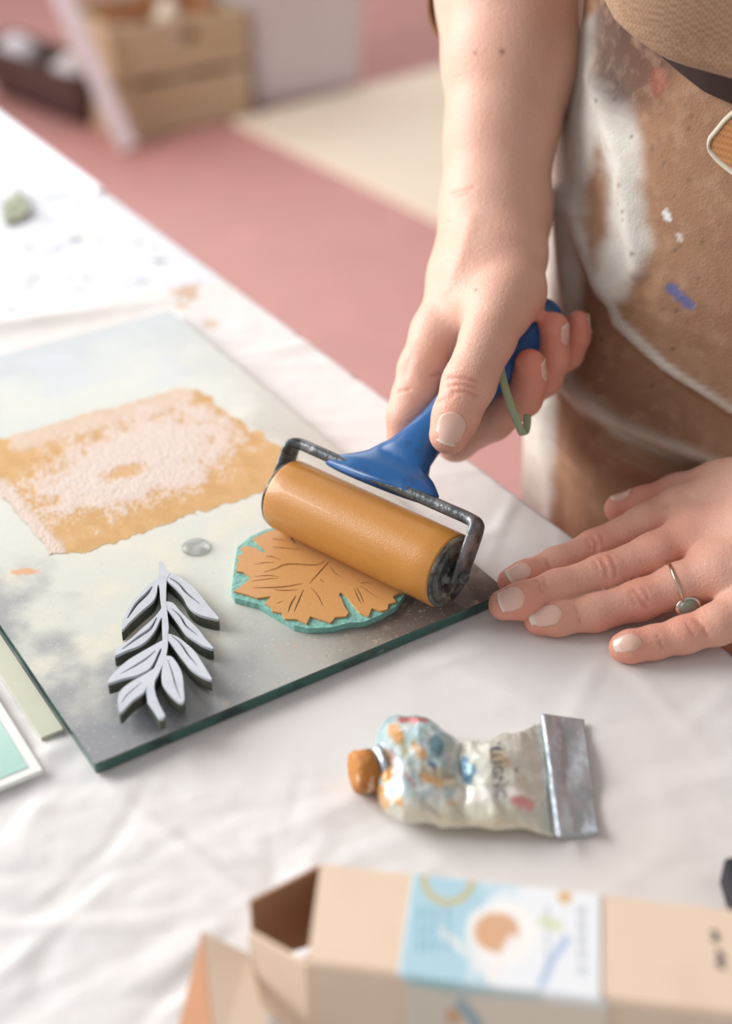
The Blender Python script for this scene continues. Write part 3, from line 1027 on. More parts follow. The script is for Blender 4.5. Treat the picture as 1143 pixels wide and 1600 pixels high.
def hand_sdf(fingers, palm, fore, kp=0.017, kf=0.006, grooves=()):
    allj = [j for c in list(fingers.values()) + palm + [fore] for j in c]

    def f(p):
        d = None
        for c in palm + [fore]:
            e = chain(p, c, 0.008)
            d = e if d is None else smin(d, e, kp)
        out = d
        for c in fingers.values():
            out = np.minimum(out, smin(d, chain(p, c, 0.004), kf))
        for (pts, r, dep) in grooves:
            # soft dents pressed in along short lines
            q = None
            for a, b in zip(pts[:-1], pts[1:]):
                ba = b - a
                h = np.clip(((p - a) @ ba) / (ba @ ba), 0, 1)
                e = ((p - a - h[:, None] * ba) ** 2).sum(1)
                q = e if q is None else np.minimum(q, e)
            out = out + dep * np.exp(-q / (r * r))
        return out
    return f


def crease(px_pts, depth_fn, r, dep):
    return ([depth_fn(x, y) for x, y in px_pts], r * mm_, dep * mm_)


def march(f, x, y, d0=0.5, d1=0.8):
    """first surface point along the sight line of a pixel"""
    r = ray(x, y)
    d = d0
    for _ in range(80):
        v = float(f((CC + r * d)[None])[0])
        if v < 2e-5:
            break
        d += v * 0.8
        if d > d1:
            return None
    return CC + r * d


def build_hand(fing, palm, fore, marks, lo, hi, h):
    f0 = hand_sdf(fing, palm, fore)
    gr = []
    for (pts, r, dep) in marks:
        w3 = [march(f0, x, y) for x, y in pts]
        w3 = [q for q in w3 if q is not None]
        if len(w3) > 1:
            gr.append((w3, r * mm_, dep * mm_ * (1.5 if 0 < r < 1.5 else 1)))
    f = hand_sdf(fing, palm, fore, grooves=gr)
    V, Q = surface_nets(f, lo, hi, h)
    return f, V, Q, gr


RMARK = [  # (pixel polyline, radius mm, depth mm; negative = raised)
    ([(697, 592), (725, 591), (748, 597)], 0.9, 0.55), ([(700, 603), (725, 601), (746, 607)], 0.8, 0.45), ([(706, 613), (728, 612), (748, 619)], 0.8, 0.45),
    ([(698, 582), (722, 578), (745, 584)], 1.0, -0.35), ([(685, 625), (705, 618)], 1.5, 0.3),
    ([(675, 588), (690, 583)], 1.0, 0.5), ([(722, 512), (728, 500), (735, 490)], 2.2, 0.7),
    ([(703, 303), (715, 299), (728, 296), (740, 293)], 0.8, 0.28), ([(708, 308), (722, 304), (734, 300)], 0.7, 0.2),
    ([(735, 345), (720, 400), (700, 450)], 4.5, -0.8), ([(640, 560), (630, 590)], 2.5, 0.5), ([(622, 612), (640, 608)], 1.0, 0.4)]
LMARK = [
    # index PIP, middle PIP, ring PIP, pinky PIP wrinkles, DIP wrinkles
    ([(924, 838), (931, 848), (930, 860)], 1.0, 0.6), ([(916, 842), (922, 856)], 0.8, 0.4), ([(937, 834), (942, 850)], 0.8, 0.4),
    ([(938, 872), (946, 886), (948, 902)], 1.0, 0.65), ([(928, 876), (936, 894)], 0.8, 0.45), ([(952, 868), (960, 886), (960, 900)], 0.8, 0.45),
    ([(990, 921), (1000, 936), (1010, 950)], 1.1, 0.7), ([(982, 925), (992, 945)], 0.8, 0.4), ([(1004, 920), (1014, 938)], 0.8, 0.4),
    ([(1085, 968), (1098, 980), (1104, 994)], 0.9, 0.5), ([(1072, 974), (1082, 992)], 0.8, 0.3),
    ([(852, 872), (858, 888)], 0.8, 0.35), ([(838, 905), (846, 925)], 0.8, 0.35), ([(846, 900), (853, 918)], 0.8, 0.3), ([(898, 948), (906, 972)], 0.8, 0.3), ([(1026, 992), (1034, 1012)], 0.8, 0.3),
    ([(1045, 788), (1075, 776)], 2.2, 0.9), ([(1045, 855), (1085, 850), (1130, 852)], 5, -0.6)]

RHF, LHF = tos(RH), tos(LH)
R_palm = [[(np.asarray(a, float), r) for a, r in c] for c in R_palm]
L_palm = [[(np.asarray(a, float), r) for a, r in c] for c in L_palm]


def bounds(*chs):
    pts = np.array([a for c in chs for a, _ in c])
    rr = max(r for c in chs for _, r in c)
    return pts.min(0) - rr * 0.9 - 0.004, pts.max(0) + rr * 0.9 + 0.004


HRES = 0.00115
lo, hi = bounds(*RHF.values(), *R_palm, R_fore[:5])
fR, VR, QR, GR_ = build_hand(RHF, R_palm, R_fore, RMARK, lo, hi, HRES)
lo, hi = bounds(*LHF.values(), *L_palm, L_fore[:2])
fL, VL, QL, GL_ = build_hand(LHF, L_palm, L_fore, LMARK, lo, hi, HRES)


def torso(p):
    d = chain(p, [(R_fore[3][0], .038), (R_el, .040), (np.array(SHR), .052)], .02)
    d = smin(d, chain(p, [(L_fore[1][0], .026), (LE, .038), (np.array(SHL), .052)], .02), .01)
    t = chain(p, [(SHR - tt * 0.02, .055), (SHL + tt * 0.02, .055)], .02)
    for s in (-1, 1):
        t = smin(t, chain(p, [(BC + zz * 0.93 + tt * 0.06 * s, .105), (BC + zz * 1.06 + tt * 0.05 * s, .088), (BC - tn * .03 + zz * 1.2 + tt * .06 * s, .10)], .05), .06)
        t = smin(t, chain(p, [(BC + zz * 0.9 + tt * 0.08 * s, .088), (BC + zz * 0.48 + tt * 0.09 * s, .058), (BC + zz * 0.08 + tt * 0.09 * s, .04)], .05), .04)
        t = smin(t, chain(p, [(BC + zz * 0.05 + tt * 0.09 * s, .042), (BC - tn * 0.15 + zz * 0.035 + tt * 0.09 * s, .032)], .02), .02)
    t = smin(t, chain(p, [(BC - tn * .05 + zz * 1.35, .055), (BC - tn * .075 + zz * 1.46, .050)], .02), .04)
    # head bent over the work
    hc = BC - tn * .115 + zz * 1.545
    t = smin(t, rcone(p, hc, hc - tn * .03 - zz * .07, .088, .058), .02)
    t = smin(t, rcone(p, hc - tn * .092 - zz * .030, hc - tn * .098 - zz * .038, .009, .012), .012)
    for s in (-1, 1):
        t = smin(t, rcone(p, hc + tt * .086 * s - zz * .03, hc + tt * .09 * s, .012, .016), .008)
    return smin(d, t, .03)


VT, QT = surface_nets(torso, BC + np.array([-.32, -.36, 0.0]), BC + np.array([.32, .36, 1.70]), 0.009, 4)
nR, nL = len(VR), len(VL)
VB = np.vstack([VR, VL, VT])
QB = np.vstack([QR, QL + nR, QT + nR + nL])


def skincols(V, js_red, moles):
    c = np.tile(lin((220, 176, 156)), (len(V), 1))
    for (a, r, s, rgb) in js_red:
        d = np.linalg.norm(V - a, axis=1) / r
        c = mixc(c, rgb, np.exp(-d * d) * s)
    for (a, r) in moles:
        if a is not None:
            d = np.linalg.norm(V - a, axis=1) / r
            c = mixc(c, (132, 74, 52), np.exp(-d * d) * 0.9)
    for (w3, r, dep) in creases:
        for a, b in zip(w3[:-1], w3[1:]):
            k = np.where(np.linalg.norm(V - (a + b) / 2, axis=1) < .012)[0]
            ba = b - a
            h = np.clip(((V[k] - a) @ ba) / (ba @ ba), 0, 1)
            dd = np.linalg.norm(V[k] - a - h[:, None] * ba, axis=1) / (r * .8)
            c[k] = mixc(c[k], (176, 96, 76), np.exp(-dd * dd) * .45)
    return c


RED = (222, 140, 118)
reds = []
for nm, ch in list(RHF.items()):
    reds.append((ch[-1][0], .013, .55 if nm in ('thumb', 'index') else .85, RED))
    if nm in ('middle', 'ring', 'pinky'):
        for j in ch[-3:]:
            reds.append((j[0], .013, .45, RED))
for nm, ch in list(LHF.items()):
    reds.append((ch[-1][0], .013, .55, RED))
    reds.append((ch[2][0] + zz * .006, .009, .5, RED))
    for j in ch:
        reds.append((j[0] - zz * .004, .013, .25, RED))
reds.append((P(1050, 830, .785), .022, .35, RED))
for (x, y) in ((725, 603), (700, 648)):
    q = march(fR, x, y)
    reds.append((q, .007, .35, RED))
creases = [g for g in GR_ + GL_ if g[2] > 0 and g[1] < .0016]
moles = [(march(fR, 743, 453), .0009), (march(fR, 784, 81), .0013), (march(fR, 742, 83), .0010), (march(fR, 700, 345), .0006)]
body = pymesh('body', VB, QB, M_skin, person, cols=skincols(VB, reds, moles), recalc=False)


def nail(f, tip, prev, nrm, hw, L, back, over, white=0.12, name='fingernail'):
    """nail plate: tip joint, previous joint, outward normal, half width, length, start behind the tip joint, overhang"""
    ax = tip[0] - prev[0]
    ax /= np.linalg.norm(ax)
    nrm = np.asarray(nrm, float)
    nrm = nrm - ax * (nrm @ ax)
    nrm /= np.linalg.norm(nrm)
    sd_ = np.cross(ax, nrm)
    n1, n2 = 17, 21
    G = np.zeros((n1, n2, 3))
    us = np.linspace(-1, 1, n1)
    vs = np.linspace(0, 1, n2)
    tv = np.minimum(-back + vs * L, L - back - over)
    ww = hw * (1 - 0.22 * np.maximum(0, 1 - vs / 0.25) ** 2 - 0.10 * np.maximum(0, (vs - 0.8) / 0.2) ** 2)
    q = (tip[0] + nrm * 0.018 + ax * tv[None, :, None] + sd_ * (us[:, None] * ww[None, :])[..., None]).reshape(-1, 3)
    go = np.zeros(len(q))
    for _ in range(40):
        dv = f(q)
        stepv = np.where((dv > 2e-5) & (go < 0.026), dv * 0.9, 0)
        go += stepv
        q = q - nrm * stepv[:, None]
    G = q.reshape(n1, n2, 3) + nrm * 0.00035
    k = max(int(np.searchsorted(vs * L - back, L - back - over)) - 1, 3)
    for j in range(k + 1, n2):
        slope = G[:, k] - G[:, k - 3]
        st = np.maximum(slope @ ax, 1e-5)
        G[:, j] = G[:, k] + ax * (vs[j] - vs[k]) * L + nrm * ((slope @ nrm) / st * (vs[j] - vs[k]) * L * 0.8)[:, None]
    # arc the cuticle end and the free edge
    for i, u in enumerate(us):
        for j, v in enumerate(vs):
            G[i, j] += ax * (0.16 * L * u * u * (1 - v) ** 3 - 0.13 * L * u * u * v ** 3)
    # smooth
    for _ in range(3):
        H_ = G.copy()
        H_[1:-1, 1:-1] = (G[:-2, 1:-1] + G[2:, 1:-1] + G[1:-1, :-2] + G[1:-1, 2:] + 2 * G[1:-1, 1:-1]) / 6
        G = H_
    # sink the borders into the skin
    for i, u in enumerate(us):
        for j, v in enumerate(vs):
            e = max(0, (abs(u) - 0.8) / 0.2) ** 2
            G[i, j] -= nrm * 0.0004 * e + nrm * 0.0003 * max(0, 1 - v / 0.1) ** 2
    V = G.reshape(-1, 3)
    vv = np.tile(vs, n1)
    uu = np.repeat(us, n2)
    c = np.tile(lin((232, 180, 162)), (len(V), 1))
    c = mixc(c, (236, 194, 178), sst(0.0, 0.5, vv) * 0.5)
    c = mixc(c, (242, 226, 208), sst(1 - white - 0.06, 1 - white + 0.02, vv + 0.05 * uu * uu) * 0.8)
    o = pymesh(name, V, grid_faces(n1, n2), M_nail, person, cols=c)
    s_ = o.modifiers.new('thickness', 'SOLIDIFY')
    s_.thickness = 0.0005
    s_.offset = -1
    return o


vdir = lambda x, y: -ray(x, y) / np.linalg.norm(ray(x, y))
def only(ch):
    return lambda p: chain(p, ch, 0.004)


fg = RHF
nail(only(fg['thumb']), fg['thumb'][-1], fg['thumb'][-2], vdir(700, 680) + 0.05 * UP, .0066, .0150, .0086, .0008, .03, 'thumbnail')
nail(only(fg['middle']), fg['middle'][-1], fg['middle'][-2], vdir(830, 570) * 0.25 + RV * 1.0, .0048, .0115, .0080, .0010, .06)
nail(only(fg['ring']), fg['ring'][-1], fg['ring'][-2], vdir(865, 510) * 0.6 + RV * 1.0, .0046, .0115, .0078, .0010, .06)
nail(only(fg['pinky']), fg['pinky'][-1], fg['pinky'][-2], -vdir(905, 500) * 0.05 + RV * 0.8 + UP * 0.3, .0038, .0110, .0070, .0014, .25)
fg = LHF
upn = np.array([0, 0, 1.0])
nail(only(fg['index']), fg['index'][-1], fg['index'][-2], upn + np.array([0, -.45, 0]), .0046, .0120, .0088, .0006, .08)
nail(only(fg['middle']), fg['middle'][-1], fg['middle'][-2], upn + np.array([0, -.70, 0]), .0053, .0120, .0084, .0006, .06)
nail(only(fg['ring']), fg['ring'][-1], fg['ring'][-2], upn + np.array([0, -.80, 0]), .0048, .0150, .0100, .0010, .13)
nail(only(fg['pinky']), fg['pinky'][-1], fg['pinky'][-2], upn + np.array([0, -.65, 0]), .0041, .0125, .0085, .0010, .17)
nail(only(fg['thumb']), fg['thumb'][-1], fg['thumb'][-2], upn + np.array([0, .35, 0]), .0048, .0110, .0076, .0004, .06, 'thumbnail')

# ring on the resting hand
a = LHF['ring'][0][0]
b = LHF['ring'][1][0]
ringc = LHF['ring'][1][0] - np.array([.0012, 0, 0])
rax_ = (LHF['ring'][0][0] - LHF['ring'][1][0])
rax_ /= np.linalg.norm(rax_)
ringo = empty('ring', tuple(ringc), 'thin silver ring with a grey teardrop stone on the resting hand', 'ring')
u_ = np.cross(rax_, upn)
u_ /= np.linalg.norm(u_)
v_ = np.cross(u_, rax_)
loopp = []
for k in range(49):
    a = 2 * math.pi * k / 48
    dr = u_ * math.cos(a) + v_ * math.sin(a)
    s = 0.002
    while s < 0.02 and float(chain((ringc + dr * s)[None], LHF['ring'], .004)[0]) < 0.0:
        s += 0.0002
    s1 = s
    while s < s1 + 0.0028 and float(fL((ringc + dr * s)[None])[0]) < 0.0001:
        s += 0.0002
    loopp.append(s)
loopp = np.array(loopp[:-1])
for _ in range(2):
    loopp = (np.roll(loopp, 1) + loopp + np.roll(loopp, -1)) / 3
V, Fc = [], []
for k in range(48):
    a = 2 * math.pi * k / 48
    dr = u_ * math.cos(a) + v_ * math.sin(a)
    for m in range(10):
        b = 2 * math.pi * m / 10
        V.append(ringc + dr * (loopp[k] + 0.0003 + 0.0005 * math.cos(b)) + rax_ * 0.0007 * math.sin(b))
for k in range(48):
    for m in range(10):
        Fc.append((k * 10 + m, k * 10 + (m + 1) % 10, ((k + 1) % 48) * 10 + (m + 1) % 10, ((k + 1) % 48) * 10 + m))
pymesh('band', V, Fc, M_silver, ringo)
sp = march(fL, 1075, 946)
if sp is None:
    sp = P(1075, 946, .765)
_, sg_ = grad(fL, sp[None])
sn = sg_[0] * .5 + vdir(1075, 946) * .7 + zz * .2
sn /= np.linalg.norm(sn)
sp = sp + sn * .0030
su = np.cross(sn, rax_)
su /= np.linalg.norm(su)
sv = np.cross(sn, su)


def cab(name, r, hh, base, m, drop=0.25):
    V, Fc = [], []
    for i in range(8):
        ph = i / 7 * math.pi / 2
        for k in range(32):
            a = 2 * math.pi * k / 32
            rr_ = r * (1 + drop * max(0, math.cos(a)) ** 3) * math.cos(ph)
            V.append(sp + sn * (base + hh * math.sin(ph)) + sv * rr_ * math.cos(a) + su * rr_ * math.sin(a) * 0.92)
    for i in range(7):
        for k in range(32):
            Fc.append((i * 32 + k, i * 32 + (k + 1) % 32, (i + 1) * 32 + (k + 1) % 32, (i + 1) * 32 + k))
    Fc.append(tuple(range(32)))
    return pymesh(name, V, Fc, m, ringo)


cab('bezel', .0052, .0013, -0.0004, M_silver)
cab('stone', .0040, .0021, 0.0002, M_stone)

def panel(name, pts, m, parent, th=.0009, nrm=None):
    pts = [np.asarray(p, float) for p in pts]
    n_ = np.cross(pts[1] - pts[0], pts[2] - pts[0])
    n_ /= np.linalg.norm(n_)
    n = len(pts)
    V = [p + n_ * th / 2 for p in pts] + [p - n_ * th / 2 for p in pts]
    f = [tuple(range(n)), tuple(range(2 * n - 1, n - 1, -1))] + [(i, i + n, (i + 1) % n + n, (i + 1) % n) for i in range(n)]
    return pymesh(name, V, f, m, parent, smooth=False)


# ------------------------------------------------------------------ clothing
# apron skirt: elliptical wrap whose left silhouette is fitted, with drape ridges
SIL = [(0.60, 818), (0.70, 824), (0.78, 832), (0.82, 842), (0.86, 858), (0.90, 872), (0.94, 890), (0.98, 912), (1.02, 930), (1.06, 940), (1.10, 945)]
zs = np.concatenate([np.linspace(0.35, 0.72, 40)[:-1], np.linspace(0.72, 1.10, 210)])
ths = np.concatenate([np.linspace(-0.12, 0.62, 330)[:-1], np.linspace(.62, 1.12, 60)]) * math.pi


def ell(z, a, b):
    return BC[None] + tt * (a * np.cos(ths))[:, None] - tn * (b * np.sin(ths))[:, None] + zz * z


G = np.zeros((len(zs), len(ths), 3))
Nn = np.zeros_like(G)
for i, z in enumerate(zs):
    b = 0.125 + 0.028 * sst(1.0, 0.7, z) - 0.01 * sst(0.98, 1.08, z)
    tgt = np.interp(z, [s[0] for s in SIL], [s[1] for s in SIL])
    lo_, hi_ = 0.08, 0.30
    for _ in range(24):
        a = (lo_ + hi_) / 2
        x, _y = vproj(ell(z, a, b))
        if x.min() > tgt:
            lo_ = a
        else:
            hi_ = a
    G[i] = ell(z, a, b)
    Nn[i] = tt * (np.cos(ths) / a)[:, None] - tn * (np.sin(ths) / b)[:, None]
Nn /= np.linalg.norm(Nn, axis=2)[..., None]
V = G.reshape(-1, 3)
Nf = Nn.reshape(-1, 3)
px, py = vproj(V)
fold = np.zeros(len(V))
for pts, wd, hh in (([(905, 330), (925, 400), (970, 500), (1040, 570), (1143, 640), (1250, 690)], 17, .0060), ([(862, 570), (900, 600), (960, 640), (1060, 690), (1180, 730)], 24, .0075),
                    ([(950, 690), (1040, 745), (1110, 790), (1200, 830)], 16, .0045), ([(880, 300), (884, 420), (892, 520)], 12, .005), ([(935, 120), (975, 260), (1000, 420)], 16, .004),
                    ([(845, 640), (850, 740), (862, 840)], 14, .005), ([(960, 480), (1050, 600), (1180, 680)], 26, -.004), ([(930, 660), (1060, 730), (1190, 780)], 16, -.004)):
    fold += hh * np.exp(-(pdist(px, py, pts) / wd) ** 2)
thf = np.tile(ths, len(zs))
fold += 0.005 * np.sin(thf * 9 + V[:, 2] * 7) * sst(0.95, 0.6, V[:, 2])
fold += 0.004 * (fbm(V[:, 0] * 14 + V[:, 2] * 5, V[:, 2] * 9, 3) - 0.5)
V = V + Nf * fold[:, None]
px0, py0 = px, py
ns = fbm(V[:, 0] * 30 + V[:, 1] * 30, V[:, 2] * 30, 6)
ns2 = fbm(V[:, 0] * 90 + V[:, 1] * 90, V[:, 2] * 90, 16)
col = np.tile(lin((146, 110, 84)), (len(V), 1))
col = mixc(col, (128, 90, 66), sst(0.42, 0.7, ns) * 0.7)
col = mixc(col, (196, 158, 124), sst(0.55, 0.75, fbm(V[:, 0] * 22, V[:, 2] * 22, 26)) * 0.6)
pale = [((920, 60), (900, 200), (885, 330), (868, 450), (868, 560)), ((955, 140), (970, 260), (985, 380), (960, 440)), ((905, 330), (925, 400), (970, 500), (1040, 570), (1143, 640)),
        ((848, 600), (838, 700), (838, 830)), ((870, 580), (915, 615), (980, 660), (1060, 700), (1143, 740)), ((885, 430), (880, 540))]
for pts, wd, s in zip(pale, (40, 36, 9, 22, 24, 26), (1.0, .9, .7, .9, .6, .7)):  # pale paint smears and faded cloth, with grazing side light painted in
    col = mixc(col, (206, 204, 196), sst(1.25, 0.45, pdist(px, py, pts) / wd + (ns - 0.5) * 1.3 + (ns2 - .5) * .3) * s)
col = mixc(col, (70, 44, 36), sst(1.25, 0.5, np.hypot((px - 990) / 66, (py - 60) / 120) + (ns - 0.5)) * 0.95)  # shadow below the shirt hem, painted dark into the cloth
col = mixc(col, (156, 60, 50), sst(1.0, 0.5, np.hypot((px - 1030) / 16, (py - 130) / 26) + (ns2 - 0.5)) * 0.6)
col = mixc(col, (84, 92, 138), sst(1.1, 0.6, pdist(px, py, [(1048, 450), (1078, 480)]) / 9 + (ns2 - 0.5)) * 0.9)
col = mixc(col, (220, 224, 224), sst(1.1, 0.6, pdist(px, py, [(1040, 332), (1045, 342)]) / 6) * 0.8)
col = mixc(col, (220, 224, 224), sst(1.1, 0.6, pdist(px, py, [(1060, 366), (1064, 374)]) / 5) * 0.5)
for k in range(40):
    ex, ey, er = rng.uniform(940, 1143), rng.uniform(120, 640), rng.uniform(2.0, 4.0)
    col = mixc(col, (76, 62, 56), sst(1.3, 0.5, np.hypot(px - ex, (py - ey)) / er + (ns2 - .5)) * 0.6)
apron = pymesh('apron', V, grid_faces(len(zs), len(ths)), M_apron, person, cols=col, recalc=True)
sm = apron.modifiers.new('thickness', 'SOLIDIFY')
sm.thickness = 0.0012


def on_front(x, y, lift=0.0):
    """point of the apron front surface on the sight line of a pixel"""
    d = (px0 - x) ** 2 + (py0 - y) ** 2 + np.where((Nf @ (-ray(x, y))) < 0, 1e7, 0)
    k = np.argsort(d)[:3]
    w_ = 1 / (d[k] + 1e-3)
    return ((V[k] * w_[:, None]).sum(0) / w_.sum()) + Nf[k[0]] * lift


AV, AN = V, Nf
# pocket with light binding at the right
pk = catmull([(1143 + 90, 120), (1150, 172), (1118, 205), (1107, 222), (1113, 240), (1143, 268), (1143 + 90, 330)], 5)
inner = [(1300, 120), (1300, 330)]
pa0 = on_front(1122, 222, .004)
kn = np.argmin((px0 - 1122) ** 2 + (py0 - 222) ** 2 + np.where((Nf @ (-ray(1122, 222))) < 0, 1e7, 0))
pn_ = Nf[kn]


def on_plane(x, y, lift=0.0):
    r = ray(x, y)
    return CC + r * (((pa0 + pn_ * lift - CC) @ pn_) / (r @ pn_))


pocket = panel('pocket', [on_plane(x, y) for x, y in pk], M_pocket, apron, .0018)
bv = np.array([on_plane(x, y, .0008) for x, y in pk])
sweep('binding', bv, np.full(len(bv), .0013), np.full(len(bv), .0009), UP, M_trim, pocket, seg=8)


def shell(name, rings, m, parent, thick=0.0014, closed=True, cols=None):
    n = len(rings[0])
    V = np.array([p for r in rings for p in r])
    Fc = []
    for i in range(len(rings) - 1):
        for k in range(n if closed else n - 1):
            k2 = (k + 1) % n
            Fc.append((i * n + k, i * n + k2, (i + 1) * n + k2, (i + 1) * n + k))
    o = pymesh(name, V, Fc, m, parent, cols=cols)
    s = o.modifiers.new('thickness', 'SOLIDIFY')
    s.thickness = thick
    s.offset = 0
    return o


# shirt body blousing over the waist
TH = np.linspace(0, 2 * math.pi, 121)[:-1]


def hemrise(th):
    dg = np.degrees(np.minimum(th % (2 * math.pi), 2 * math.pi - th % (2 * math.pi)))
    return np.interp(dg, [0, 60, 70, 80, 90, 100, 118], [.120, .068, .048, .029, .015, .006, 0])


rings = []
for (z, a, b, sh) in ((.998, .140, .122, 0), (.984, .150, .134, 0), (.986, .158, .146, .004), (.990, .164, .152, .004), (.9935, .166, .1532, .004), (.997, .1655, .1520, .004), (1.0005, .168, .1545, .004), (1.012, .169, .154, .005), (1.04, .173, .158, .008), (1.08, .180, .155, .02), (1.16, .180, .150, .035),
                      (1.25, .195, .150, .045), (1.33, .19, .125, .05), (1.385, .14, .085, .055), (1.42, .075, .068, .06)):
    c = BC + zz * (z - .020) - tn * sh
    wv = 1 + 0.025 * np.sin(TH * 7 + z * 9) + 0.015 * np.sin(TH * 13 - z * 20)
    # the hem rises towards her right side
    rise = hemrise(TH) * (1 if z < 1.05 else max(0, 1 - (z - 1.05) / .1))
    rings.append(c[None] + tt * (a * np.cos(TH) * wv)[:, None] - tn * (b * np.sin(TH) * wv)[:, None] + zz * rise[:, None])
shirt = shell('shirt', rings, M_shirt, person, .0016)


def sleeve(name, js, r0, parent, hemtilt=None):
    js = catmull(np.array([j for j in js]), 8)
    rr_ = np.interp(np.linspace(0, 1, len(js)), np.linspace(0, 1, len(r0)), r0)
    rings = []
    up0 = np.array([0.3, 0.2, 1.0])
    for i in range(len(js)):
        t = js[min(i + 1, len(js) - 1)] - js[max(i - 1, 0)]
        t /= np.linalg.norm(t)
        u = np.cross(t, UP if abs(t @ UP) < 0.9 else RV)
        u = RV - t * (RV @ t)
        u /= np.linalg.norm(u)
        v = np.cross(t, u)
        an = np.linspace(0, 2 * math.pi, 49)[:-1]
        rad = rr_[i] * (1 + 0.035 * np.sin(an * 5 + i * 0.5))
        ring = js[i][None] + u * (np.cos(an) * rad)[:, None] + v * (np.sin(an) * rad)[:, None]
        if hemtilt is not None and i < 14:
            k = (1 - i / 14) * hemtilt
            fr = (ring - js[i]) @ FW / rr_[i]
            ring = ring - t * (fr * k)[:, None]
        rings.append(ring)
    return shell(name, rings, M_shirt, parent, .0020)


M_band = mat('dark_brown_band', (52, 34, 30), 0.9)
br = []
Gv, Gn = AV.reshape(len(zs), len(ths), 3), AN.reshape(len(zs), len(ths), 3)
for (dz, g) in ((-.018, .0008), (-.017, .0032), (.018, .0036), (.040, .0036), (.041, .0010)):
    row = []
    for j in range(0, len(ths), 3):
        z = min(.966 + dz + float(hemrise(ths[j])), 1.099)
        k = int(np.clip(np.searchsorted(zs, z), 1, len(zs) - 1))
        t = (z - zs[k - 1]) / (zs[k] - zs[k - 1])
        row.append(Gv[k - 1, j] * (1 - t) + Gv[k, j] * t + Gn[k, j] * g)
    br.append(np.array(row))
shell('dark_band', br, M_band, person, .0012, closed=False)  # dark brown band on the apron, following the shirt hem
sleeve('sleeve', [D(806, -8, .706), R_fore[4][0], R_el, R_el * .55 + SHR * .45, SHR], [.0445, .050, .056, .058, .060, .066], shirt, 0.022)
sleeve('sleeve', [LE * .72 + LW * .28, LE, LE * .5 + SHL * .5, SHL], [.046, .052, .056, .066], shirt)

# ================================================================== paint tube
tube = empty('paint_tube', tuple(P(740, 1220, .7504)), 'crumpled metal paint tube with ochre crusted cap lying on the paper', 'paint tube')
SEC = [(588, 1168, 1236, 5.2), (593, 1150, 1252, 6.4), (604, 1130, 1270, 7.3), (628, 1123, 1278, 8.2), (655, 1123, 1281, 8.6), (688, 1138, 1286, 7.8), (722, 1160, 1289, 6.2), (735, 1160, 1290, 6.8), (765, 1157, 1291, 6.9),
       (800, 1150, 1293, 5.8), (828, 1141, 1297, 4.2), (846, 1130, 1304, 2.8), (858, 1126, 1308, 2.0)]
SEC = np.array(SEC, float)
sx = np.linspace(588, 858, 110)
NS = 72
V, W_ = [], []
for x in sx:
    yt, yb, th = [np.interp(x, SEC[:, 0], SEC[:, k]) for k in (1, 2, 3)]
    if 600 < x < 840:
        yt += 2.5 * math.sin(x * 0.11)
        yb += 2.0 * math.sin(x * 0.09 + 1)
    zc = .7506 + th * mm_
    a, b = P(x - 4, yt, zc), P(x + 6 * (x - 588) / 270, yb, zc)
    c, h_ = (a + b) / 2, (b - a) / 2
    for k in range(NS):
        an = 2 * math.pi * k / NS
        ca, sa = math.cos(an), math.sin(an)
        pr = c + h_ * math.copysign(abs(ca) ** .9, ca) + zz * th * mm_ * math.copysign(abs(sa) ** .8, sa)
        V.append(pr)
V = np.array(V)
px, py = vproj(V)
cr = np.zeros(len(V))
topm = sst(.7545, .758, V[:, 2])
for k in range(60):
    cx, cy = rng.uniform(600, 850), rng.uniform(1130, 1300)
    an = rng.normal(0.5, 0.7)
    u = (px - cx) * math.cos(an) + (py - cy) * math.sin(an)
    v = -(px - cx) * math.sin(an) + (py - cy) * math.cos(an)
    cr += rng.choice([-1, 1]) * rng.uniform(.5, 1.2) * np.maximum(0, 1 - np.abs(v) / rng.uniform(7, 16)) * np.maximum(0, 1 - np.abs(u) / rng.uniform(30, 70))
cr += -1.9 * np.exp(-(pdist(px, py, [(722, 1150), (712, 1190), (745, 1215)]) / 9) ** 2)
cr += 1.2 * np.exp(-(pdist(px, py, [(670, 1235), (740, 1228), (830, 1262)]) / 8) ** 2)
V[:, 2] += cr * 0.0011 * topm
V[:, 2] = np.maximum(V[:, 2], .7505)
n1 = fbm(px / 16, py / 16, 81)
n2 = fbm(px / 7, py / 7, 91)
col = np.tile(lin((206, 206, 192)), (len(V), 1))
col = mixc(col, (168, 192, 194), sst(735, 690, px) * sst(1262, 1235, py))
col = mixc(col, (226, 224, 216), sst(0.5, 0.7, n1) * 0.6)
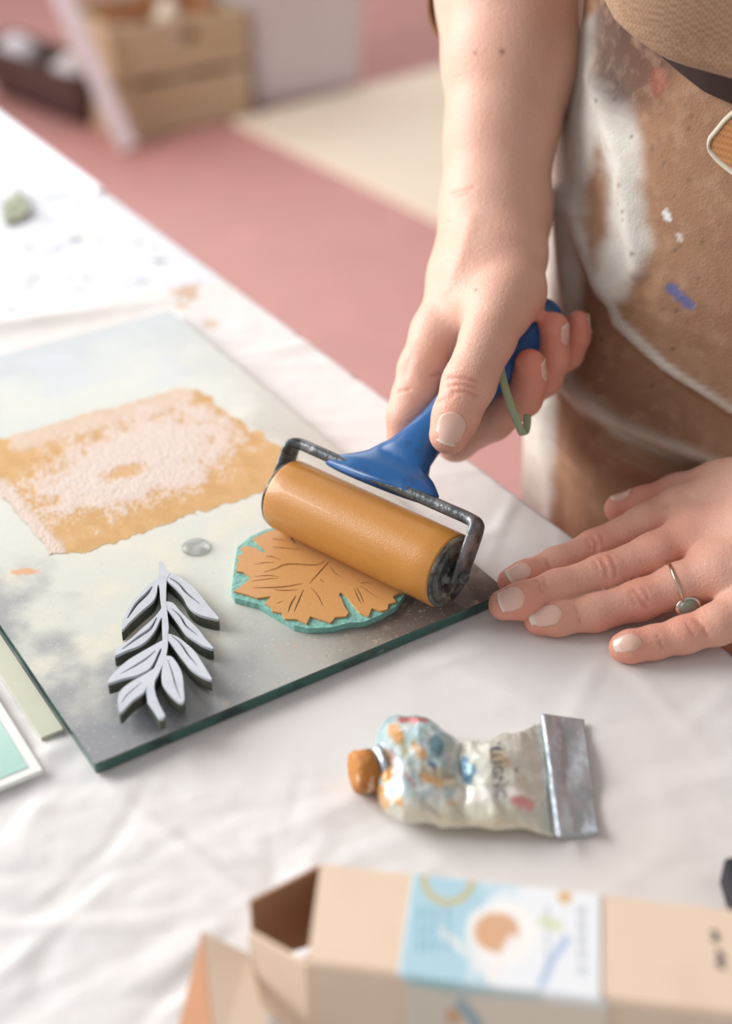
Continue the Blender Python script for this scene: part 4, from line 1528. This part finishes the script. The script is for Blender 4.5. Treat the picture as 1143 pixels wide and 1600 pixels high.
for pts, wd, rgb, s in (([(615, 1140), (622, 1150)], 10, (206, 142, 62), .9), ([(600, 1185), (603, 1215)], 10, (206, 142, 62), .95), ([(648, 1165), (660, 1180)], 7, (200, 148, 76), .8),
                        ([(592, 1240), (600, 1258)], 8, (206, 146, 70), .8), ([(595, 1235), (585, 1225)], 8, (206, 146, 70), .8), ([(622, 1250), (626, 1256)], 6, (206, 146, 70), .8),
                        ([(628, 1165), (632, 1175)], 8, (150, 140, 96), .8), ([(665, 1210), (700, 1222)], 14, (176, 160, 132), .85), ([(658, 1212), (686, 1222)], 6, (204, 150, 84), .7),
                        ([(678, 1160), (682, 1172)], 10, (84, 130, 146), .85), ([(672, 1194), (676, 1196)], 5, (46, 76, 118), .9), ([(724, 1185), (730, 1215)], 9, (72, 128, 158), .9),
                        ([(734, 1196), (740, 1200)], 6, (72, 128, 158), .8), ([(612, 1175), (622, 1205), (650, 1230)], 3, (178, 96, 100), .7), ([(625, 1124), (665, 1126)], 4, (190, 60, 66), .8),
                        ([(770, 1180), (790, 1190)], 7, (206, 172, 110), .6), ([(806, 1255), (828, 1262)], 8, (224, 130, 140), .8), ([(700, 1254), (760, 1246)], 4, (214, 164, 100), .6),
                        ([(700, 1275), (800, 1280)], 14, (206, 204, 176), .5), ([(803, 1198), (806, 1200)], 2.5, (70, 66, 70), .8), ([(720, 1245), (810, 1240)], 10, (240, 238, 232), .8)):
    col = mixc(col, rgb, sst(1.3, .7, pdist(px, py, pts) / wd + (n2 - .5) * 1.4) * s)
Fc = []
for i in range(len(sx) - 1):
    for k in range(NS):
        k2 = (k + 1) % NS
        Fc.append((i * NS + k, i * NS + k2, (i + 1) * NS + k2, (i + 1) * NS + k))
Fc.append(tuple(range(NS)))
Fc.append(tuple((len(sx) - 1) * NS + k for k in range(NS)))
pymesh('tube_body', V, Fc, M_tube, tube, cols=col)
tpx, tpy, TV = px, py, V

# shoulder and cap
cz = .7506 + .0082
ca_, cb_ = P(592, 1201, cz), P(546, 1209, cz + .001)
cax = (cb_ - ca_) / np.linalg.norm(cb_ - ca_)
lathe('shoulder', ca_, cax, [(-.001, .0092), (.0008, .0090), (.0016, .0078), (.0030, .0056), (.0050, .0050)], M_alu, tube, 40)
prof = [(.0022, .0068), (.0026, .0082), (.0060, .0086), (.0090, .0085), (.0104, .0078), (.0108, .0060), (.0109, .0010)]
cap = lathe('cap', ca_, cax, prof, M_capx, tube, 40)
for v_e in cap.data.vertices:
    q_ = v_e.co
    nn_ = fbm(np.array([q_.x * 500]), np.array([q_.z * 500 + q_.y * 300]), 5)[0] - .5
    v_e.co = q_ * (1.0) + Vector((0, 0, nn_ * .0008))

# folded crimp
def slabq(name, quad, z0, z1, m, parent, bev=.0003):
    """thin folded layer: quad given as (px, py, z of the underside)"""
    V = [P(x, y, z) for x, y, z in quad]
    n = len(V)
    V2 = [p + zz * (z1 - z0) for p in V]
    f = [tuple(range(n))[::-1], tuple(range(n, 2 * n))] + [(i, (i + 1) % n, (i + 1) % n + n, i + n) for i in range(n)]
    o = pymesh(name, V + V2, f, m, parent, smooth=False)
    bevel(o, bev)
    return o


slabq('crimp_fold', [(852, 1126, .7506), (905, 1130, .7506), (928, 1306, .7506), (872, 1311, .7506)], 0, .0012, M_alu, tube)
NX, NY = 22, 46
V = []
for i in range(NX):
    for j in range(NY):
        t, s = i / (NX - 1), j / (NY - 1)
        xx = (842 + 70 * t) * (1 - s) + (866 + 68 * t) * s
        yy = (1114 + 10 * t) * (1 - s) + (1306 - 8 * t) * s
        z = .7530 + .0050 * math.exp(-((t - .12) / .16) ** 2) + .0012 * math.sin(s * 9 + t * 4) * (t > .2) + .0010 * (fbm(np.array([t * 5]), np.array([s * 8]), 9)[0] - .5)
        V.append(P(xx, yy, z))
o = pymesh('crimp', V, grid_faces(NX, NY), M_alu, tube)
s_ = o.modifiers.new('thickness', 'SOLIDIFY')
s_.thickness = .0011
s_.offset = -1


def word(name, txt, ox, oy, dirx, diry, size, m, parent, surf):
    """lettering as thin raised shapes; (ox,oy) pixel of its start, directions in pixels per unit of text"""
    cu = bpy.data.curves.new('t', 'FONT')
    cu.body = txt
    cu.size = 1
    cu.resolution_u = 2
    tmp = bpy.data.objects.new('t', cu)
    COL.objects.link(tmp)
    bpy.context.view_layer.update()
    me = bpy.data.meshes.new_from_object(tmp.evaluated_get(bpy.context.evaluated_depsgraph_get()))
    V = np.array([v.co[:] for v in me.vertices])
    Fc = [tuple(p.vertices) for p in me.polygons]
    bpy.data.objects.remove(tmp)
    bpy.data.curves.remove(cu)
    bpy.data.meshes.remove(me)
    W = []
    for x, y, _ in V:
        X_, Y_ = ox + (x * dirx[0] + y * diry[0]) * size, oy + (x * dirx[1] + y * diry[1]) * size
        W.append(surf(X_, Y_))
    o = pymesh(name, W, Fc, m, parent, smooth=False, recalc=False)
    s = o.modifiers.new('thickness', 'SOLIDIFY')
    s.thickness = .0001
    s.offset = 0
    return o


def tsurf(x, y):
    d = (tpx - x) ** 2 + (tpy - y) ** 2 + np.where(TV[:, 2] < .7555, 1e6, 0)
    k = np.argsort(d)[:60]
    w_ = 1 / (d[k] + 30)
    z = (TV[k, 2] * w_).sum() / w_.sum()
    return P(x, y, z + .0014)


word('lettering', 'ILLIGNC', 764, 1160, (.12, 1), (1, -.12), 24, M_text, tube, tsurf)

# ================================================================== cardboard box with its printed label
zt = .790
btr, btf = P(500, 1352, zt), P(480, 1503, zt)
bd = P(1143, 1424, zt) - btr
bd /= np.linalg.norm(bd)
bn = btf - btr
bn = bn - bd * (bn @ bd)
bwid = np.linalg.norm(bn)
bn /= bwid
BL = .19
carton = empty('cardboard_box', tuple((btr + bd * .07 + bn * bwid / 2) * np.array([1, 1, 0]) + zz * .7506), 'long open-ended kraft cardboard box with a blue and white printed label', 'box')
zb = .7506
tk = .0009


def dn(p, z=zb + tk):
    return np.array([p[0], p[1], z])


panel('top_panel', [btr, btr + bd * BL, btf + bd * BL, btf], M_card, carton)
panel('side_panel', [btr, btr + bd * BL, dn(btr + bd * BL), dn(btr)], M_card, carton)
fs = btf + bn * .0006
panel('side_panel', [fs, fs + bd * BL, dn(fs + bd * BL + bn * .003), dn(fs + bn * .003)], M_card, carton)
panel('bottom_panel', [dn(btr), dn(btr + bd * BL), dn(btf + bd * BL), dn(btf)], M_card, carton)
panel('end_panel', [btr + bd * BL, btf + bd * BL, dn(btf + bd * BL), dn(btr + bd * BL)], M_card, carton)
rf = P(390, 1408, zt - .001)
ff = P(391, 1456, zt - .001)
panel('flap', [btr, rf, dn(rf, .758), dn(btr, .752)], M_cardin, carton)
panel('flap', [fs, ff, dn(ff, .766), dn(P(412, 1560, .757), .7515), dn(fs, .752)], M_card, carton, .0014)
bf = panel('flap', [P(317, 1457, .775), P(389, 1492, .771), P(430, 1660, .766), P(338, 1660, .768)], M_card, carton)
panel('flap', [P(317, 1457, .775), P(338, 1660, .768), P(272, 1640, .7512)], M_cardin, carton)


def labcol(px, py):
    n1, n2 = fbm(px / 30, py / 30, 3), fbm(px / 9, py / 9, 13)
    col = np.tile(lin((178, 212, 224)), (len(px), 1))
    col = mixc(col, (240, 242, 244), sst(735, 800, px + (n1 - .5) * 120 + (py - 1450) * .25))
    col = mixc(col, (250, 246, 240), sst(60, 50, np.hypot(px - 783, (py - 1457) * 1.15) + (n1 - .5) * 12) * .9)
    col = mixc(col, (220, 170, 130), sst(38, 31, np.hypot(px - 775, (py - 1457) * 1.1) + (n1 - .5) * 6) * .95)
    col = mixc(col, (246, 240, 234), sst(9, 5, pdist(px, py, [(800, 1468), (775, 1515), (768, 1530)])))
    ring_ = np.abs(np.hypot(px - 700, (py - 1372) * 1.0) - 38)
    col = mixc(col, (206, 186, 120), sst(7, 4, ring_) * .85)
    col = mixc(col, (238, 236, 232), sst(9, 4, pdist(px, py, [(690, 1455), (730, 1490), (760, 1520)])) * .8)
    col = mixc(col, (226, 176, 96), sst(14, 8, np.hypot(px - 882, py - 1402)) * .85)
    for x in (655, 668, 682, 700):
        for y0 in (1420, 1445, 1470):
            col = mixc(col, (120, 168, 190), sst(4, 2, pdist(px, py, [(x, y0), (x - 1, y0 + 16)])) * .7)
    for x in (855, 905, 912):
        for y0 in (1418, 1440, 1462, 1485, 1510):
            col = mixc(col, (176, 184, 196), sst(4, 2, pdist(px, py, [(x, y0), (x, y0 + 13)])) * .6)
    col = mixc(col, (150, 180, 220), sst(9, 4, pdist(px, py, [(885, 1468), (862, 1500), (845, 1540)])) * .7)
    col = mixc(col, (214, 218, 160), sst(14, 6, pdist(px, py, [(850, 1440), (870, 1448)])) * .6)
    col = mixc(col, (228, 208, 184), sst(1530, 1545, py - (px - 640) * .115) * .8)
    col = mixc(col, (214, 150, 86), sst(16, 8, np.hypot(px - 708, py - 1588)) * .8)
    col = mixc(col, (130, 166, 182), sst(13, 6, pdist(px, py, [(720, 1568), (745, 1600)])) * .8)
    col = mixc(col, (150, 186, 180), sst(10, 5, pdist(px, py, [(640, 1530), (720, 1548), (840, 1556)])) * .5)
    return col


sA = (P(645, 1368, zt) - btr) @ bd
sB = (P(938, 1400, zt) - btr) @ bd
V, nA, nB = [], 120, 70
for i in range(nA):
    s = sA + (sB - sA) * i / (nA - 1)
    for j in range(nB):
        t = j / (nB - 1) * 1.75
        if t <= 1.0:
            p = btr + bd * s + bn * (bwid + .0018) * t + zz * .0007
        else:
            p = btf + bd * s + bn * (.0018 + .003 * (t - 1)) - zz * (zt - zb - .003) * (t - 1) / .75 * .98 + zz * .0007
        V.append(p)
V = np.array(V)
px, py = vproj(V)
lab = pymesh('printed_label', V, grid_faces(nA, nB), M_label, carton, cols=labcol(px, py))
s_ = lab.modifiers.new('thickness', 'SOLIDIFY')
s_.thickness = .0002
s_.offset = 0
# small handwritten marks near the right frame edge
for pts in ([(1112, 1453), (1118, 1462), (1114, 1470)], [(1120, 1484), (1126, 1496), (1122, 1506), (1130, 1512)]):
    pa_ = catmull(np.array([P(x, y, zt + .0007) for x, y in pts]), 5)
    sweep('pen_mark', pa_, np.full(len(pa_), .0008), np.full(len(pa_), .0002), RV, M_text, carton, seg=8)

# dark case cut by the right frame edge
pts = [P(1129, 1338, .764), P(1230, 1322, .764), P(1262, 1392, .764), P(1150, 1408, .764)]
dk = prism('dark_pouch', pts, .7506, M_dark, bev=.002)
tag(dk, 'dark charcoal pouch cut off by the right frame edge behind the cardboard box', 'pouch')

# ================================================================== things on the floor
ca0, cb0 = P(203, 224, 0), P(392, 182, 0)
cu_ = (cb0 - ca0)
cl = np.linalg.norm(cu_)
cu_ /= cl
cv_ = np.array([-cu_[1], cu_[0], 0])
crate = empty('wooden_crate', tuple((ca0 + cb0) / 2), 'pale wooden slatted crate with a hand hole standing on the pink floor', 'crate')


def hole_slat(name, o, u, L, z0, z1, th, m, parent, hole=None):
    V, Fc = [], []
    segs = [(0, L, z0, z1)] if hole is None else [(0, hole[0], z0, z1), (hole[1], L, z0, z1), (hole[0], hole[1], z0, hole[2]), (hole[0], hole[1], hole[3], z1)]
    nv_ = np.cross(u, zz)
    for a, b, c, d in segs:
        base = len(V)
        for s in (0, 1):
            for q, h_ in ((a, c), (b, c), (b, d), (a, d)):
                V.append(o + u * q + zz * h_ - nv_ * th * s)
        Fc += [tuple(base + k for k in f) for f in ((0, 1, 2, 3), (7, 6, 5, 4), (0, 4, 5, 1), (1, 5, 6, 2), (2, 6, 7, 3), (3, 7, 4, 0))]
    return pymesh(name, V, Fc, m, parent, smooth=False)


CH = .275
CD = .28
for o_, u_c, L_ in ((ca0, cu_, cl), (ca0 + cv_ * CD, cu_, cl), (ca0 + cv_ * .012, cv_, CD - .024), (cb0 - cu_ * .012 + cv_ * .012, cv_, CD - .024)):
    front = o_ is ca0
    hole_slat('slat', o_, u_c, L_, .004, .128, .012, M_wood, crate)
    hole_slat('slat', o_, u_c, L_, .146, CH, .012, M_wood, crate, (L_ * .38, L_ * .62, .215, .243) if front else None)
for a in (0.013, cl - .043):
    for b in (.013, CD - .043):
        boxm('corner_post', ca0 + cu_ * (a + .015) + cv_ * (b + .015) + zz * CH / 2, [cu_, cv_, Z], (.015, .015, CH / 2 - .003), M_wood, crate)
boxm('crate_bottom', ca0 + cu_ * cl / 2 + cv_ * CD / 2 + zz * .01, [cu_, cv_, Z], (cl / 2 - .013, CD / 2 - .013, .005), M_wood, crate)


def blob(name, c, r, m, seed, parent=None, sq=(1, 1, 1)):
    bm = bmesh.new()
    bmesh.ops.create_icosphere(bm, subdivisions=3, radius=1)
    for v in bm.verts:
        n_ = fbm(np.array([v.co.x * 2 + seed * 3.1 + v.co.z]), np.array([v.co.y * 2 + v.co.z * 1.7]), seed)[0]
        v.co = Vector((v.co.x * sq[0], v.co.y * sq[1], v.co.z * sq[2])) * r * (.75 + .5 * n_)
    me = bpy.data.meshes.new(name)
    bm.to_mesh(me)
    bm.free()
    me.polygons.foreach_set('use_smooth', [True] * len(me.polygons))
    me.materials.append(m)
    me.transform(Matrix.Translation(Vector(c)))
    return link(name, me, parent)


WH = ['front left', 'front middle', 'front right', 'rear left', 'rear middle', 'rear right']
k = 0
for b in (.085, .195):
    for a in (.07, .17, .27):
        o = blob('firewood_chunk', ca0 + cu_ * a * cl / .34 + cv_ * b + zz * .158, .050, M_wooddark if k != 1 else M_mat, 20 + k, sq=(.95, 1.15, 2.9))
        tag(o, ('brown' if k != 1 else 'cream') + ' rough firewood chunk standing in the wooden crate, ' + WH[k] + ' of six', 'firewood', 'firewood chunks standing in the crate')
        k += 1
# white plastic bin right of the crate
b0, b1 = P(398, 176, 0), P(568, 140, 0)
bu = b1 - b0
bl_ = np.linalg.norm(bu)
bu /= bl_
bvv = np.array([-bu[1], bu[0], 0])
bin_ = empty('storage_bin', tuple((b0 + b1) / 2), 'tall white plastic storage bin beside the wooden crate', 'bin')
rings = []
for (z, g) in ((0.004, -.012), (.02, -.004), (.40, .012), (.41, .024), (.425, .024)):
    q = [b0 - bu * g - bvv * g, b1 + bu * g - bvv * g, b1 + bu * g + bvv * (.30 + g), b0 - bu * g + bvv * (.30 + g)]
    ring_ = []
    for i in range(4):
        for t in np.linspace(0.06, .94, 8):
            ring_.append(q[i] * (1 - t) + q[(i + 1) % 4] * t + zz * z)
    rings.append(np.array(ring_))
o = shell('bin_wall', rings, M_bin, bin_, .004)
prism('bin_base', [p + zz * .008 for p in rings[0]], .003, M_bin, bin_)

# slanted white board leaning left of the crate and dark basket with pale bundles
la, lb = P(203, 236, .006), D(72, -60, 3.05)
ld = (lb - la) / np.linalg.norm(lb - la)
ls = np.cross(ld, FW)
ls /= np.linalg.norm(ls)
ln = np.cross(ld, ls)
brd = boxm('trestle_leg', (la + lb) / 2 + ld * .01, [ld, ls, ln], (np.linalg.norm(lb - la) / 2, .022, .012), M_bin, bev=.003)
tag(brd, 'slanted white wooden trestle leg standing in front of the crate', 'trestle leg')
k0, k1 = P(-20, 145, 0), P(128, 204, 0)
ku = (k1 - k0)
kl = np.linalg.norm(ku)
ku /= kl
kv = np.array([-ku[1], ku[0], 0])
bask = empty('basket', tuple((k0 + k1) / 2), 'low dark brown basket on the floor left of the wooden crate', 'basket')
M_bask = mat('dark_wicker', (84, 62, 58), 0.8, bump=[('noise', 60, .6, .01)])
rings = []
for (z, g) in ((.004, -.02), (.06, 0.0), (.13, .012), (.14, .016)):
    q = [k0 - ku * g - kv * g, k1 + ku * g - kv * g, k1 + ku * g + kv * (.11 + g), k0 - ku * g + kv * (.11 + g)]
    r_ = []
    for i in range(4):
        for t in np.linspace(0.08, .92, 8):
            r_.append(q[i] * (1 - t) + q[(i + 1) % 4] * t + zz * z)
    rings.append(np.array(r_))
shell('basket_wall', rings, M_bask, bask, .008)
prism('basket_base', [p + zz * .012 for p in rings[0]], .003, M_bask, bask)
for i, (x, y, r, lb_) in enumerate(((60, 62, .055, 'large pale cloth bundle at the left end of the dark basket'), (150, 60, .052, 'pale cloth bundle beside the slanted white leg in the dark basket'))):
    c = ku * 0 + k0 + ku * kl * (.22 + .56 * i) + kv * .055
    o = blob('cloth_bundle', c + zz * .105, r, M_bin, 60 + i, sq=(1.0, 1.0, 1.0))
    tag(o, lb_, 'cloth')
